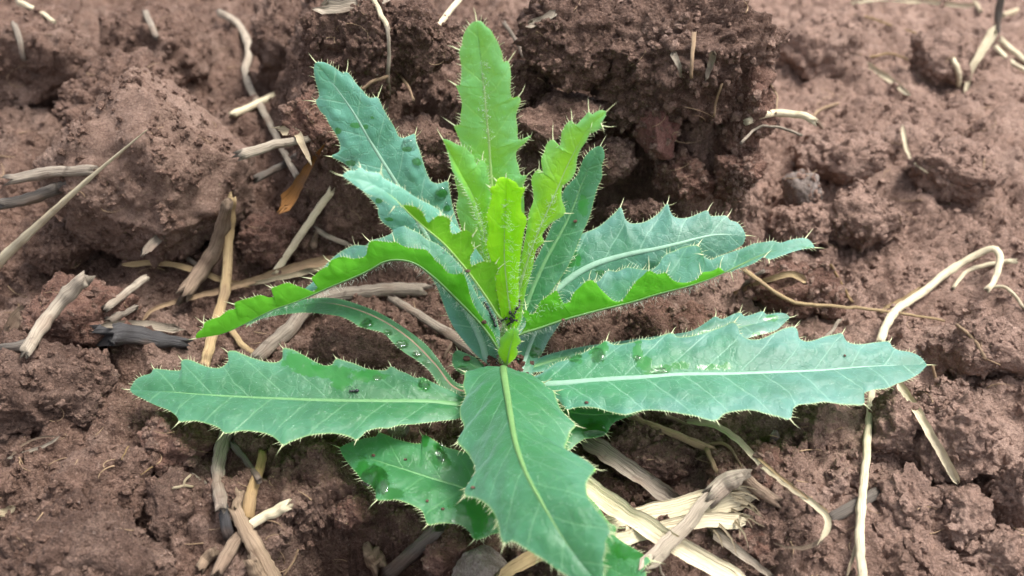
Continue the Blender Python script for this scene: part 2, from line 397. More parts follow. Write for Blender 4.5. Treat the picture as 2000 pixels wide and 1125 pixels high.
# ------------------------------------------------------------------ the ground: one sheet of tilled soil
def axis(parts):
    out = []
    for a, b, st in parts:
        n = max(2, int(round((b - a) / st)) + 1); xs = np.linspace(a, b, n)
        out.extend(xs if not out else xs[1:])
    return np.array(out)
far = [60, 75, 95, 130, 180, 260, 400, 700, 1300, 2600, 5000]
gx = axis([(-45, -24, .22), (-24, -15, .11), (-15, 16, .078), (16, 25, .11), (25, 45, .22)])
gx = np.concatenate([-np.array(far[::-1], float), gx, np.array(far, float)])
gy = axis([(-22, -11, .3), (-11, 12, .078), (12, 22, .12), (22, 45, .24)])
gy = np.concatenate([-np.array(far[::-1], float), gy, np.array(far, float)])
def bump2(x, y, cx, cy, rx, ry, h, p=2.0):
    q = ((x - cx) / rx) ** 2 + ((y - cy) / ry) ** 2
    return h * np.exp(-q ** (p / 2))
def Hbase(x, y):
    z = -0.9 + 0 * x
    z = z + bump2(x, y, 0.2, 0.4, 2.6, 2.2, 0.85)                       # mound at the stem
    wob = 0.8 * np.sin(x * .9 + 1.3) + 0.6 * np.sin(x * 2.1)
    y0 = 6.4 + 2.6 * np.exp(-((x - 4.3) / 1.4) ** 2) + 2.4 * np.exp(-((x + 3.8) / 1.9) ** 2)
    bank = sstep(0, 2.4, y - y0 + wob * .5) * sstep(-9.5, -6.0, x + .25 * y - 2) * (1 - sstep(8.5, 11.0, x - .12 * (y - 8)))
    fall = 1 - .75 * sstep(16, 24, y)
    z = z + 6.3 * bank * fall
    z = z + 1.5 * sstep(4, 12, y) * (1 - sstep(-9, -6, x)) + 1.0 * sstep(6, 26, y) * sstep(8, 12, x)
    z = z + bump2(x, y, -14, -2.3, 4.5, 2.3, 1.0, 3)                     # ledge left of the leaves
    z = z - bump2(x, y, -4.4, -6.5, 2.1, 1.9, 9.0, 5) - bump2(x, y, -2.0, -7.0, 1.9, 1.4, 3.5, 4)                       # dark hollow in front
    z = z - bump2(x, y, -1.6, -.5, 1.3, 1.4, 0.9)
    z = z - bump2(x, y, 3.0, 8.2, 2.2, 1.5, 1.5)
    z = z - bump2(x, y, 4.5, -3.0, 3, 1.6, 0.9) - bump2(x, y, 6.0, 3.5, 4, 2.0, 0.3)
    z = z + bump2(x, y, 9.5, -3.5, 3.0, 2.5, 0.7) - bump2(x, y, 1.5, -6.5, 4, 2, .7)
    return z
X, Y = np.meshgrid(gx, gy)
xr, yr = X.ravel(), Y.ravel()
Z = Hbase(xr, yr)
loc = np.maximum(np.gradient(gx)[None, :] + 0 * Y, np.gradient(gy)[:, None] + 0 * X).ravel()
att = np.clip(0.35 / loc, 0, 1)                                         # coarser cells carry less fine relief
p3 = np.stack([xr, yr, Z], 1)
Z = Z + 0.65 * fbm(p3 * .16, 3, 5) + 1.25 * billow(p3 * .40 + 3, 3, 21) * np.clip(1.5 / loc, 0, 1)
e = .05
nx = (Hbase(xr - e, yr) - Hbase(xr + e, yr)) / (2 * e); ny = (Hbase(xr, yr - e) - Hbase(xr, yr + e)) / (2 * e)
N = unit(np.stack([nx, ny, np.ones_like(nx)], 1))
p3 = np.stack([xr, yr, Z], 1)
wv = np.stack([noise3(p3 * .8, 91), noise3(p3 * .8 + 9, 92), noise3(p3 * .8 + 31, 93)], 1)
d = (0.62 * billow(p3 * 1.05 + wv * .4, 3, 40, .6) + 0.34 * billow(p3 * 2.7 + wv * .5, 3, 50, .62) + .10 * billow(p3 * 8.0, 2, 60))
patch = sstep(-.15, .35, noise3(p3 * .35, 77))
calm = 1 - .12 * sstep(6, 13, xr + .2 * yr)                             # the dried field is flatter
P3 = p3 + N * (d * (0.55 + .6 * patch) * att * calm)[:, None]
ground = mesh_obj('ground', P3, grid_faces(len(gy), len(gx)), M['soil_field'])
tag(ground, 'reddish brown tilled soil with crumbs and hollows', None, None, 'structure')

# ------------------------------------------------------------------ clods of soil
def ico(sub):
    import bmesh
    bm = bmesh.new(); bmesh.ops.create_icosphere(bm, subdivisions=sub, radius=1.0)
    v = np.array([x.co[:] for x in bm.verts]); f = np.array([[x.index for x in q.verts] for q in bm.faces]); bm.free()
    return v, f
ICO = {k: ico(k) for k in (1, 2, 3, 4, 5, 6)}
def clod_geom(r, seed, sub=5, cuts=11, rough=1.0, lump=1.0, dlo=.55, dhi=.92):
    v, f = ICO[sub]
    rs = np.random.RandomState(seed)
    q = v.copy()
    for _ in range(cuts):                                  # fracture faces
        n = unit(rs.normal(size=3)); dd = rs.uniform(dlo, dhi)
        over = np.maximum(q @ n - dd, 0); q = q - n[None] * (over * .88)[:, None]
    P = q * np.asarray(r)[None]
    off = rs.uniform(-50, 50, 3)
    m = float(np.mean(r))
    n = unit(q / np.asarray(r)[None])
    dd = (m * .16 * lump * fbm((P + off) * (1.3 / m), 2, seed) + m * .20 * lump * billow((P + off) * (2.6 / m), 2, seed + 3)
          + rough * (.30 * min(1, m / 1.2) * billow((P + off) * 1.5, 3, seed + 5, .6) + .17 * min(1, m / .6) * billow((P + off) * 4.2, 3, seed + 9, .6)))
    return P + n * dd[:, None], f
def clod(px, py, z, rx, ry, label, mat='soil', seed=0, rd=1.0, sub=5, cuts=11, rough=1.0, lump=1.0, rot=0.0, name='soil_clod', cat='clod', group='clods of soil on the ground', mode='z', raise_=.3, dlo=.55, dhi=.92):
    c = pz(px, py, z) if mode == 'z' else py_(px, py, z)
    if mode == 'z': c = pz(px, py, z + raise_ * ry * project(c)[2] / F / .82)
    dep = project(c)[2]
    ax, az = rx * dep / F, ry * dep / F / .82
    P, f = clod_geom((ax, (ax + az) / 2 * rd, az), seed, sub, cuts, rough, lump, dlo, dhi)
    ca, sa = math.cos(rot), math.sin(rot)
    P = np.stack([P[:, 0] * ca - P[:, 1] * sa, P[:, 0] * sa + P[:, 1] * ca, P[:, 2]], 1) + c
    o = mesh_obj(name, P, f, M[mat], origin=c)
    return tag(o, label, cat, group)

CL = [
 # px, py, z, rx, ry, label, material, options
 (290, 335, .9, 290, 215, 'broad flat faced clod beneath the long straw blade, beside the leaning stub', 'soil_smooth', dict(seed=3, sub=6, cuts=20, rough=.85, lump=.5, dlo=.45, dhi=.74)),
 (255, 205, 1.7, 150, 75, 'rough crumbly clod crowning the broad flat faced clod', 'soil_field', dict(seed=4, sub=6, rough=1.3)),
 (85, 130, 1.2, 140, 90, 'crumbly clod beside the pale straw in the far corner soil', 'soil_field', dict(seed=5)),
 (300, 90, 1.2, 130, 70, 'crumbly clod under the short grey stem bit', 'soil_field', dict(seed=6)),
 (570, 90, 1.6, 75, 90, 'crumbly clod beside the long bent pale twig', 'soil_field', dict(seed=7)),
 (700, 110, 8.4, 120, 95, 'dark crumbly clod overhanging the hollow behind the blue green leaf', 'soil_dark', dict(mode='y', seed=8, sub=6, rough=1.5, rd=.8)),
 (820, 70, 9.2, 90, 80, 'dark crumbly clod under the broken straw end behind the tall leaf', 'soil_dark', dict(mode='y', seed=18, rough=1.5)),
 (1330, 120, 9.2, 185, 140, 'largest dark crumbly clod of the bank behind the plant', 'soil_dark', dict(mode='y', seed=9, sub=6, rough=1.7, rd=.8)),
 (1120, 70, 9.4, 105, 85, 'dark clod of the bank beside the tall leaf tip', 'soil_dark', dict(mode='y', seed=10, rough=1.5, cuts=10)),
 (1085, 245, 8.0, 120, 55, 'brown clod low in the bank just behind the young leaves', 'soil_field', dict(mode='y', seed=11)),
 (1288, 250, 7.5, 52, 58, 'smooth dull red clod set in the dark bank', 'red_stone', dict(mode='y', seed=12, sub=4, cuts=12, rough=.3)),
 (1385, 370, .6, 95, 55, 'reddish clod at the foot of the bank above the upper leaf', 'soil_red', dict(seed=13)),
 (1565, 372, .1, 45, 32, 'angular greyish clod with sharp edges at the foot of the bank', 'grey_stone', dict(seed=14, sub=4, cuts=14, rough=.25)),
 (1440, 200, 8.4, 75, 120, 'reddish crumbly clod at the end of the bank by the open soil', 'soil_red', dict(mode='y', seed=15, rough=1.5)),
 (820, 290, 7.6, 90, 50, 'soil clod in the hollow between the blue green leaf and the tall leaf', 'soil_field', dict(mode='y', seed=16)),
 (540, 465, -.2, 75, 52, 'reddish crumbly clod between the two leaning straws', 'soil_red', dict(seed=17)),
 (690, 420, -.1, 90, 70, 'dark crumbly clod below the orange brown leaf', 'soil_field', dict(seed=19)),
 (110, 480, .2, 75, 42, 'flat slab of soil under the long straw blade', 'soil_field', dict(seed=20, rough=.6, cuts=12)),
 (160, 610, .0, 105, 75, 'reddish clod behind the broken leaning stub', 'soil_red', dict(seed=21)),
 (180, 652, .35, 28, 22, 'small round ball of soil beside the broken leaning stub', 'soil_red', dict(seed=22, sub=4, cuts=2, rough=.3, lump=.4)),
 (85, 772, -.6, 165, 92, 'wide ledge shaped clod under the broken leaning stub', 'soil_moist', dict(seed=23, sub=6, rough=1.1)),
 (345, 870, -.9, 82, 58, 'reddish crumbly clod beneath the long leaf with the midge', 'soil_red', dict(seed=24, rough=1.3)),
 (195, 955, -.9, 115, 68, 'greyish clod with a worn top beside the white root fork', 'soil_field', dict(raise_=.12, cuts=13, seed=25, rough=.9)),
 (150, 1085, -1.2, 205, 75, 'low broad clod in front of the greyish worn clod', 'soil_moist', dict(seed=26, sub=6)),
 (350, 1010, -1.6, 90, 70, 'crumbly clod beside the charred stick end', 'soil_moist', dict(seed=27)),
 (30, 690, .0, 50, 40, 'dark clod by the glittering grey stick', 'soil_dark', dict(seed=28)),
 (600, 925, -2.2, 85, 66, 'crumbly clod beside the yellow root', 'soil_moist', dict(seed=29, rough=1.2)),
 (690, 1000, -1.6, 42, 32, 'small crumbly clod in the dark hollow', 'soil_red', dict(seed=30, sub=4)),
 (700, 690, -1.0, 130, 50, 'dark reddish clod under the drooping leaf with brown dirt', 'soil_dark', dict(seed=31)),
 (1850, 850, -.9, 112, 110, 'large pitted clod beside the short split straw', 'soil_field', dict(raise_=.12, cuts=13, seed=32, sub=6, rough=1.1, )),
 (1730, 850, -1.0, 55, 78, 'clod between the tall straw and the short split straw', 'soil_field', dict(raise_=.12, cuts=13, seed=33)),
 (1588, 850, -1.1, 60, 66, 'brown clod under the notched edge of the largest leaf', 'soil_field', dict(seed=34)),
 (1555, 1005, -1.4, 68, 62, 'round clod wrapped by the curling pale husk', 'soil_field', dict(seed=35, rough=1.1, cuts=5)),
 (1450, 930, -1.6, 80, 70, 'soil clod under the long pale husk', 'soil_red', dict(seed=36)),
 (1620, 955, -1.6, 60, 60, 'clod between the husk and the tall straw', 'soil_field', dict(seed=37)),
 (1880, 1015, -1.3, 62, 58, 'rounded clod below the large pitted clod', 'soil_field', dict(raise_=.12, cuts=13, seed=38)),
 (1970, 960, -1.1, 55, 75, 'clod beside the grey patch at the field side of the large pitted clod', 'soil_field', dict(raise_=.12, cuts=13, seed=39)),
 (1770, 990, -1.5, 70, 70, 'crumbly clod beside the tall straw, below the gap', 'soil_field', dict(seed=40)),
 (1960, 1090, -1.5, 80, 50, 'low clod below the rounded clod', 'soil_field', dict(seed=41)),
 (1780, 1090, -1.7, 90, 50, 'low crumbly clod by the foot of the tall straw', 'soil_field', dict(seed=42)),
 (1640, 1085, -1.9, 60, 45, 'low clod between the husk and the foot of the tall straw', 'soil_red', dict(seed=43)),
 (1450, 1060, -2.0, 75, 60, 'reddish clod behind the frayed stalk', 'soil_red', dict(seed=44)),
 (1260, 900, -1.6, 85, 55, 'dark clod under the flattened grey stalk', 'soil_dark', dict(seed=45)),
 (1320, 640, -.7, 120, 40, 'reddish clod between the folded leaf and the largest leaf', 'soil_red', dict(seed=46)),
 (1560, 560, -.6, 110, 45, 'reddish clod crossed by the thin bent straw', 'soil_red', dict(seed=47)),
 (1690, 430, -.3, 85, 50, 'crumbly clod on the open soil above the thin bent straw', 'soil_field', dict(raise_=.12, cuts=13, seed=48)),
 (1560, 440, -.4, 60, 40, 'clod just above the tip of the folded leaf', 'soil_field', dict(raise_=.12, cuts=13, seed=49)),
 (1860, 330, -.2, 110, 50, 'low clod on the open soil by the short yellowish blade', 'soil_field', dict(raise_=.12, cuts=13, seed=50)),
 (1650, 300, .0, 100, 55, 'low clod on the open soil by the bent pale stalk', 'soil_field', dict(raise_=.12, cuts=13, seed=51)),
 (1600, 100, .3, 110, 55, 'clod on the far open soil by the thin yellow roots', 'soil_field', dict(raise_=.12, cuts=13, seed=52)),
 (1850, 120, .3, 100, 50, 'clod on the far open soil under the dark upright stick', 'soil_field', dict(raise_=.12, cuts=13, seed=53)),
 (1900, 680, -.8, 110, 60, 'grey weathered clod beyond the tip of the largest leaf', 'soil_field', dict(raise_=.12, cuts=13, seed=54, rough=.7)),
 (1330, 870, -1.7, 60, 40, 'dark clod under the forked tan root', 'soil_dark', dict(seed=55, sub=4)),
 (870, 1080, -2.2, 60, 40, 'reddish crumbly clod beside the smooth grey stone', 'soil_red', dict(seed=57, sub=4)),
 (1180, 310, 7.6, 62, 42, 'brown clod in the hollow right behind the light green lobed leaf', 'soil_field', dict(mode='y', seed=71)),
 (1335, 345, 7.2, 62, 42, 'crumbly clod below the smooth dull red clod', 'soil_red', dict(mode='y', seed=72, rough=1.4)),
 (1245, 425, 6.4, 66, 32, 'low clod at the mouth of the hollow above the broad leaf', 'soil_dark', dict(mode='y', seed=73)),
 (1445, 330, 7.0, 62, 50, 'reddish clod at the foot of the bank end', 'soil_red', dict(mode='y', seed=74, rough=1.4)),
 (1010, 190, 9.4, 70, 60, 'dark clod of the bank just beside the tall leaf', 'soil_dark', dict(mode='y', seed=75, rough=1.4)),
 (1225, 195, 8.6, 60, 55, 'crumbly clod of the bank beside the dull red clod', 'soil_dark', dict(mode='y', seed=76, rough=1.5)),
 (610, 250, 6.5, 60, 55, 'reddish clod behind the thick pale twig', 'soil_red', dict(mode='y', seed=77)),
]
for (px, py, z, rx, ry, lab, mat, opt) in CL:
    clod(px, py, z, rx, ry, lab, mat, **opt)
clod(945, 1122, -1.8, 66, 38, 'smooth grey brown stone in front of the spiny leaf tip', 'grey_stone', seed=61, cuts=5, rough=.12, lump=.5, name='stone', cat='stone', group='small stones in the soil')
clod(778, 832 + 6, -.7, 22, 15, 'small rounded grey pebble under the edge of the midge leaf', 'grey_stone', seed=62, sub=4, cuts=3, rough=.1, lump=.4, name='stone', cat='stone', group='small stones in the soil')
clod(1512, 852, -.6, 11, 11, 'tiny blue grey pebble beside the long pale husk', 'grey_stone', seed=63, sub=3, cuts=8, rough=.1, lump=.3, name='stone', cat='stone', group='small stones in the soil')
clod(100, 1020, -.2, 10, 8, 'tiny white fleck of stone on the greyish worn clod', 'straw_pale', seed=64, sub=3, cuts=8, rough=.1, lump=.3, name='stone', cat='stone', group='small stones in the soil')
clod(218, 415, 1.4, 20, 26, 'small pale pink lump stuck on the broad flat faced clod', 'soil_grey', seed=65, sub=4, rough=.3, cuts=9)
bpy.context.view_layer.update()
dg = bpy.context.evaluated_depsgraph_get()

def hit_depth(px, py, default=None):
    d = ray(px, py); L = np.linalg.norm(d)
    ok, loc_, nrm, *_ = scene.ray_cast(dg, Vector(CAM * S), Vector(d / L), distance=5.0)
    if not ok: return default if default is not None else project(pz(px, py, -.9))[2]
    return (Vector(loc_) - Vector(CAM * S)).length / S / L

# ------------------------------------------------------------------ fine plant fibres mixed in the soil
def fibres():
    rs = np.random.RandomState(31); V, Fs, off = [], [], 0
    for q in range(260):
        px, py = rs.uniform(-40, 2040), rs.uniform(-20, 1150)
        d0 = hit_depth(px, py); ang = rs.uniform(0, 6.28); ln = rs.uniform(12, 55) * (1.4 if py < 400 else 1)
        pts = []
        bend = rs.normal() * .02
        for t in np.linspace(0, 1, 8):
            X_, Y_ = px + ln * t * math.cos(ang + bend * ln * t), py + .6 * ln * t * math.sin(ang + bend * ln * t)
            pts.append((X_, Y_))
        dp = np.array([hit_depth(*p) for p in pts])
        dp = np.minimum(dp, np.polyval(np.polyfit(np.arange(8), dp, 1), np.arange(8))) - .02
        if dp.max() - dp.min() > 2.0: continue
        P = CAM + np.array([ray(*p) for p in pts]) * dp[:, None]
        v, fq, ft = tube(P, np.linspace(.018, .006, 8) * rs.uniform(.6, 1.5), 5)
        V.append(v); Fs.append(tri(fq, ft) + off); off += len(v)
    V = np.vstack(V)
    return V, np.vstack(Fs)
fv, ff = fibres()
tag(mesh_obj('plant_fibres', fv, ff, M['root'], attrs=dict(lf=fv * np.array([1, 1, 0]))), 'fine rootlets and plant fibres mixed into the soil', 'plant fibres', None, 'stuff')

# ------------------------------------------------------------------ dry straws, twigs and roots
bpy.context.view_layer.update(); dg = bpy.context.evaluated_depsgraph_get()
def litter(pts, w, mat, label, name='straw', cat='straw', group='dry straw and twigs on the soil', kind='tube', w1=None, lift=0.0, stiff=True,
           knobs=0, jit=0.0, ends=(0, 0), flat=.5, n=None, sink=0.0, roll=0.0, splits=0, ringed=0, curl=.35):
    """pts: track in photograph pixels; w: width in pixels at the start (w1 at the end); ends: lift of each end (cm, towards the lens)"""
    seed = sum(ord(ch) * (i + 1) for i, ch in enumerate(label)) % 9973
    rs = np.random.RandomState(seed)
    w1 = (w if w1 is None else w1) * .88; w = w * .88
    plen = sum(math.dist(pts[i][:2], pts[i + 1][:2]) for i in range(len(pts) - 1))
    n = n or max(14, int(plen / 7))
    T2 = catmull(np.array([p[:2] for p in pts], float), n) if len(pts) > 2 else resample(np.array([p[:2] for p in pts], float), n)
    hd = np.array([hit_depth(a, b) for a, b in T2])
    t = np.linspace(0, 1, n)
    if stiff:
        k = np.polyfit(t, hd, 2 if len(pts) > 2 else 1); lin = np.polyval(k, t)
        over = lin - hd
        lin = lin - np.percentile(over, 88) if len(over) else lin
        dp = lin
    else:
        m = hd.copy()
        for _ in range(3):
            mm = np.pad(m, 3, mode='edge'); m = np.minimum(m, np.array([mm[i:i + 7].mean() for i in range(n)]))
        mm = np.pad(m, 4, mode='edge'); dp = np.array([mm[i:i + 9].mean() for i in range(n)])
    rays = np.array([ray(a, b) for a, b in T2])
    z_ = np.percentile((CAM + rays * hd[:, None])[:, 2], 70)
    flatd = (z_ - CAM[2]) / rays[:, 2]                    # the same track lying level
    plen3 = lambda q: np.linalg.norm(np.diff(CAM + rays * q[:, None], axis=0), axis=1).sum()
    if plen3(dp) > 1.9 * plen * np.median(hd) / F and plen3(dp) > 1.15 * plen3(flatd): dp = np.minimum(flatd, hd + .3)
    if plen3(dp) > 2.6 * plen * np.median(hd) / F: dp = np.full(n, np.percentile(hd, 30))
    wd = np.interp(t, [0, 1], [w, w1])
    r = wd * dp / F / 2
    dp = dp - r * (.5 if kind == 'tube' else .25) - lift - ends[0] * (1 - t) ** 1.5 - ends[1] * t ** 1.5 + sink
    P = CAM + np.array([ray(a, b) for a, b in T2]) * dp[:, None]
    jit = jit or .035
    if jit: P = P + np.stack([noise3(np.stack([t * plen / 16, 0 * t + q * 7.3, 0 * t + seed], 1), q) for q in range(3)], 1) * jit
    ulen = np.concatenate([[0], np.cumsum(np.linalg.norm(np.diff(P, axis=0), axis=1))])
    view = -unit(P - CAM)
    if kind == 'tube':
        ns = 12
        rr = r * (1 + .10 * noise3(np.stack([ulen * 2.2, 0 * t, 0 * t + seed], 1), 3))
        for q in range(knobs):
            c = (q + .5 + rs.uniform(-.25, .25)) / knobs
            rr = rr + r * rs.uniform(.10, .26) * np.exp(-((t - c) / (.3 * wd.mean() / plen + .008)) ** 2)
        if ringed:
            rr = rr * (1 + .09 * np.sin(ulen * ringed))
        V, fq, ft = tube(P, rr, ns, sq=np.full(n, .85), upv=view)
        body = V[:n * ns].reshape(n, ns, 3)
        th = np.arange(ns)
        nz = noise3(np.stack([np.repeat(ulen * 1.2, ns), np.tile(np.cos(th * 2 * math.pi / ns) * 2.5, n), np.tile(np.sin(th * 2 * math.pi / ns) * 2.5 + seed, n)], 1), 8).reshape(n, ns)
        body = P[:, None] + (body - P[:, None]) * (1 + (.42 if mat in ('charred', 'dark_stick', 'twig') else .22) * nz)[..., None]
        rid = np.random.RandomState(seed + 5).uniform(-.10, .10, ns)
        body = P[:, None] + (body - P[:, None]) * (1 + rid)[None, :, None]
        # broken, splintered ends
        Tn = unit(np.gradient(P, axis=0))
        for e_, sg in ((0, -1), (n - 1, 1)):
            body[e_] = body[e_] + Tn[e_] * sg * rs.uniform(-.8, 2.2, ns)[:, None] * r[e_] * .9
        V[:n * ns] = body.reshape(-1, 3)
        lf = np.stack([np.concatenate([np.repeat(ulen, ns), [0, ulen[-1]]]), np.concatenate([np.tile(th / ns * 3, n), [0, 0]]), np.zeros(n * ns + 2)], 1)
        o = mesh_obj(name, V, tri(fq, ft), M[mat], attrs=dict(lf=lf), origin=P[n // 2])
    else:
        nv = 9
        Tn = unit(np.gradient(P, axis=0)); A = unit(np.cross(Tn, view)); B = unit(np.cross(A, Tn))
        rl = roll + .35 * noise3(np.stack([t * 2.5, 0 * t, 0 * t + seed], 1), 4)
        A, B = A * np.cos(rl)[:, None] + B * np.sin(rl)[:, None], B * np.cos(rl)[:, None] - A * np.sin(rl)[:, None]
        prof = np.linspace(-1, 1, nv)
        taper = np.ones(n)
        e0 = np.clip(t / .04, .25, 1); e1 = np.clip((1 - t) / .04, .3, 1)
        half = r * e0 * e1
        sp_ = 1 + .18 * noise3(np.stack([ulen * 1.5, 0 * t, 0 * t + seed], 1), 6)
        hgt = curl * (prof ** 2)[None, :] * half[:, None] + .09 * half[:, None] * np.sin(prof * 11 + seed)[None, :]
        top = P[:, None] + (half * sp_)[:, None, None] * prof[None, :, None] * A[:, None] + hgt[..., None] * B[:, None]
        rag = np.random.RandomState(seed + 8).uniform(-.5, 2.4, (2, nv))
        for q in range(3):
            top[q] -= Tn[0] * (rag[0] * half[4] * (1 - q / 3))[:, None]; top[n - 1 - q] += Tn[-1] * (rag[1] * half[-5] * (1 - q / 3))[:, None]
        th_ = np.maximum(.012, .10 * half)[:, None, None]
        bot = top - B[:, None] * th_
        Vv = np.concatenate([top.reshape(-1, 3), bot.reshape(-1, 3)])
        f1 = grid_faces(n, nv, flip=True); f2 = grid_faces(n, nv, n * nv)
        a = np.arange(n - 1)
        s1 = np.stack([a * nv, (a + 1) * nv, (a + 1) * nv + n * nv, a * nv + n * nv], 1)
        s2 = np.stack([a * nv + nv - 1, a * nv + nv - 1 + n * nv, (a + 1) * nv + nv - 1 + n * nv, (a + 1) * nv + nv - 1], 1)
        lf1 = np.stack([np.repeat(ulen, nv), np.tile(prof * .9, n), np.zeros(n * nv)], 1)
        o = mesh_obj(name, Vv, np.vstack([f1, f2, s1, s2]), M[mat], attrs=dict(lf=np.vstack([lf1, lf1])), origin=P[n // 2])
    tag(o, label, cat, group)
    return o
ST = dict(name='straw', cat='straw', group='dry straw on the soil')
TW = dict(name='twig', cat='twig', group='dead twigs on the soil')
RT = dict(name='root', cat='root', group='exposed roots')
HU = dict(name='dry_blade', cat='dry blade', group='dry grass blades and husks')
L = litter
# far side, left
L([(180, 332), (100, 336), (22, 350)], 24, 'twig_grey', 'grey weathered twig with a broken end above its darker neighbour', knobs=1, **TW)
L([(0, 398), (70, 383), (160, 352)], 26, 'dark_stick', 'dark weathered twig lying under the grey one', **TW)
L([(-20, 528), (90, 425), (190, 335), (287, 254)], 23, 'straw_bright', 'long pale pointed blade crossing the broad flat faced clod', w1=2, lift=.5, ends=(.8, .6), jit=.001, **HU)
L([(430, 25), (462, 45), (480, 75), (486, 110), (478, 135), (492, 180), (520, 228), (548, 285), (580, 345)], 16, 'straw_grey', 'long bent pale twig lying across a short straw', knobs=3, lift=.15, w1=15, **TW)
L([(455, 224), (535, 188)], 15, 'straw_bright', 'short pale straw crossed by the long bent twig', **ST)
L([(472, 302), (540, 281), (600, 272), (645, 263)], 24, 'straw_grey', 'thick pale twig lying under the foot of the long bent twig', w1=14, **TW)
L([(545, 253), (578, 258), (592, 285), (607, 318)], 24, 'straw_pale', 'folded papery strip beside the thick pale twig', kind='blade', w1=8, lift=.1, **HU)
L([(500, 350), (560, 318), (590, 300)], 16, 'dark_stick', 'dark twig hidden behind the orange brown leaf', **TW)
L([(552, 402), (575, 372), (600, 330), (634, 282)], 34, 'brown_leaf', 'dead orange brown pointed leaf standing up from the soil', kind='blade', w1=3, lift=.2, ends=(0, 1.0), curl=.5, name='dead_leaf', cat='dead leaf', group='dead leaves')
L([(38, 5), (75, 22), (105, 42)], 14, 'straw_bright', 'pale straw in the far corner soil', w1=8, **ST)
L([(285, 28), (295, 50), (305, 72)], 14, 'twig_grey', 'short grey stem bit on the far clod', **TW)
L([(28, 48), (38, 75), (46, 115)], 11, 'twig_grey', 'small grey twig below the pale corner straw', **TW)
L([(640, 12), (690, 5), (745, -8)], 34, 'straw_grey', 'weathered grey wood chip on top of the bank', kind='blade', curl=.2, name='wood_chip', cat='wood chip', group='wood chips')
L([(728, -5), (742, 25), (757, 55)], 11, 'straw_bright', 'straw poking down from the bank above the hanging root', **ST)
L([(757, 55), (760, 110), (757, 150), (760, 185), (752, 222)], 9, 'straw_grey', 'thin grey root hanging down the face of the bank', lift=.3, w1=9, stiff=False, **RT)
L([(705, 175), (730, 158), (755, 150)], 7, 'root', 'thin root branching from the hanging grey root', stiff=False, lift=.2, **RT)
L([(775, 140), (795, 165), (808, 195)], 6, 'root', 'fine root in the dark hollow of the bank', stiff=False, lift=.2, **RT)
L([(902, -8), (875, 25), (848, 58)], 14, 'straw_bright', 'broken straw end on the bank beside the tall leaf', **ST)
L([(985, 45), (1005, 75), (1022, 108)], 9, 'twig_grey', 'thin dead stalk stuck in the bank right behind the tall leaf tip', lift=.2, **TW)
L([(1080, 25), (1060, 38), (1040, 45)], 18, 'straw_grey', 'flat brown chip lodged in the bank above the tall leaf', kind='blade', **dict(name='wood_chip', cat='wood chip', group='wood chips'))
L([(1356, 65), (1353, 100), (1350, 150)], 10, 'root', 'dead stem hanging from the largest dark clod', lift=.3, w1=7, **TW)
L([(1315, 105), (1325, 125), (1330, 150)], 16, 'straw_grey', 'papery husk hanging beside the dead stem on the bank', kind='blade', w1=5, lift=.2, **HU)
L([(1392, 105), (1388, 125), (1380, 150)], 18, 'straw_grey', 'crumpled papery husk on the bank past the dead stem', kind='blade', w1=9, lift=.2, **HU)
L([(1410, 165), (1400, 195), (1394, 225)], 5, 'root', 'fine brown root on the end of the bank', lift=.2, stiff=False, **RT)
# far side, right
L([(1460, 237), (1490, 225), (1530, 221), (1570, 226), (1592, 236)], 15, 'straw_bright', 'bent pale stalk lying on the open soil beside the bank', knobs=1, w1=17, **ST)
L([(1585, 232), (1600, 215), (1635, 203)], 6, 'root', 'thin side shoot of the bent pale stalk', stiff=False, **RT)
L([(1585, 232), (1598, 240), (1610, 255)], 12, 'twig', 'brown stub end below the bent pale stalk', w1=6, **TW)
L([(1448, 278), (1480, 250), (1520, 248), (1565, 265)], 6, 'straw_grey', 'thin arching grey fibre under the bent pale stalk', lift=.3, **RT)
L([(1505, 165), (1518, 190), (1515, 222)], 5, 'root', 'fine upright root above the bent pale stalk', lift=.3, stiff=False, **RT)
L([(1692, 127), (1735, 153), (1775, 184)], 15, 'straw_bright', 'short flat straw on the open soil', kind='blade', w1=10, **ST)
L([(1763, 248), (1768, 280), (1780, 312), (1812, 338)], 10, 'straw_bright', 'short yellowish blade bent like an elbow on the open soil', kind='blade', w1=3, **HU)
L([(1665, 102), (1700, 110), (1735, 105), (1765, 112), (1795, 133)], 5, 'yellow_root', 'wavy thin yellow root on the far soil', stiff=False, **RT)
L([(1670, 30), (1700, 35), (1740, 50), (1790, 65)], 4, 'yellow_root', 'fine yellow root beyond the wavy one', stiff=False, **RT)
L([(1862, 118), (1872, 140), (1872, 168)], 10, 'straw_bright', 'white curved straw sliver beside the fanned stalk', **ST)
L([(1938, 65), (1915, 105), (1895, 140), (1887, 175)], 22, 'straw_bright', 'flattened stalk leaning against the dark upright stick', kind='blade', w1=9, lift=.3, **ST)
L([(1952, 92), (1948, 45), (1958, -12)], 13, 'dark_stick', 'dark upright stick in the far soil', lift=.5, ends=(0, 1.0), knobs=2, **TW)
L([(1955, 78), (1985, 105), (2015, 128)], 12, 'straw_bright', 'pale straw strip beyond the dark upright stick', **ST)
L([(1945, 92), (1975, 122), (2010, 140)], 10, 'straw_bright', 'lower pale straw strip running off from the dark upright stick', **ST)
L([(1960, 30), (1985, 22)], 14, 'straw_pale', 'small white straw chip by the top of the dark upright stick', **ST)
L([(1660, 6), (1720, -2), (1800, 4)], 9, 'straw_bright', 'yellowish blade at the far edge of the open soil', kind='blade', **HU)
L([(1800, 0), (1850, 8), (1900, 12)], 9, 'straw_bright', 'second blade at the far edge, in line with the yellowish one', kind='blade', **HU)
L([(1905, 5), (1915, 22)], 9, 'straw_pale', 'tiny upright white straw bit at the far edge', **ST)
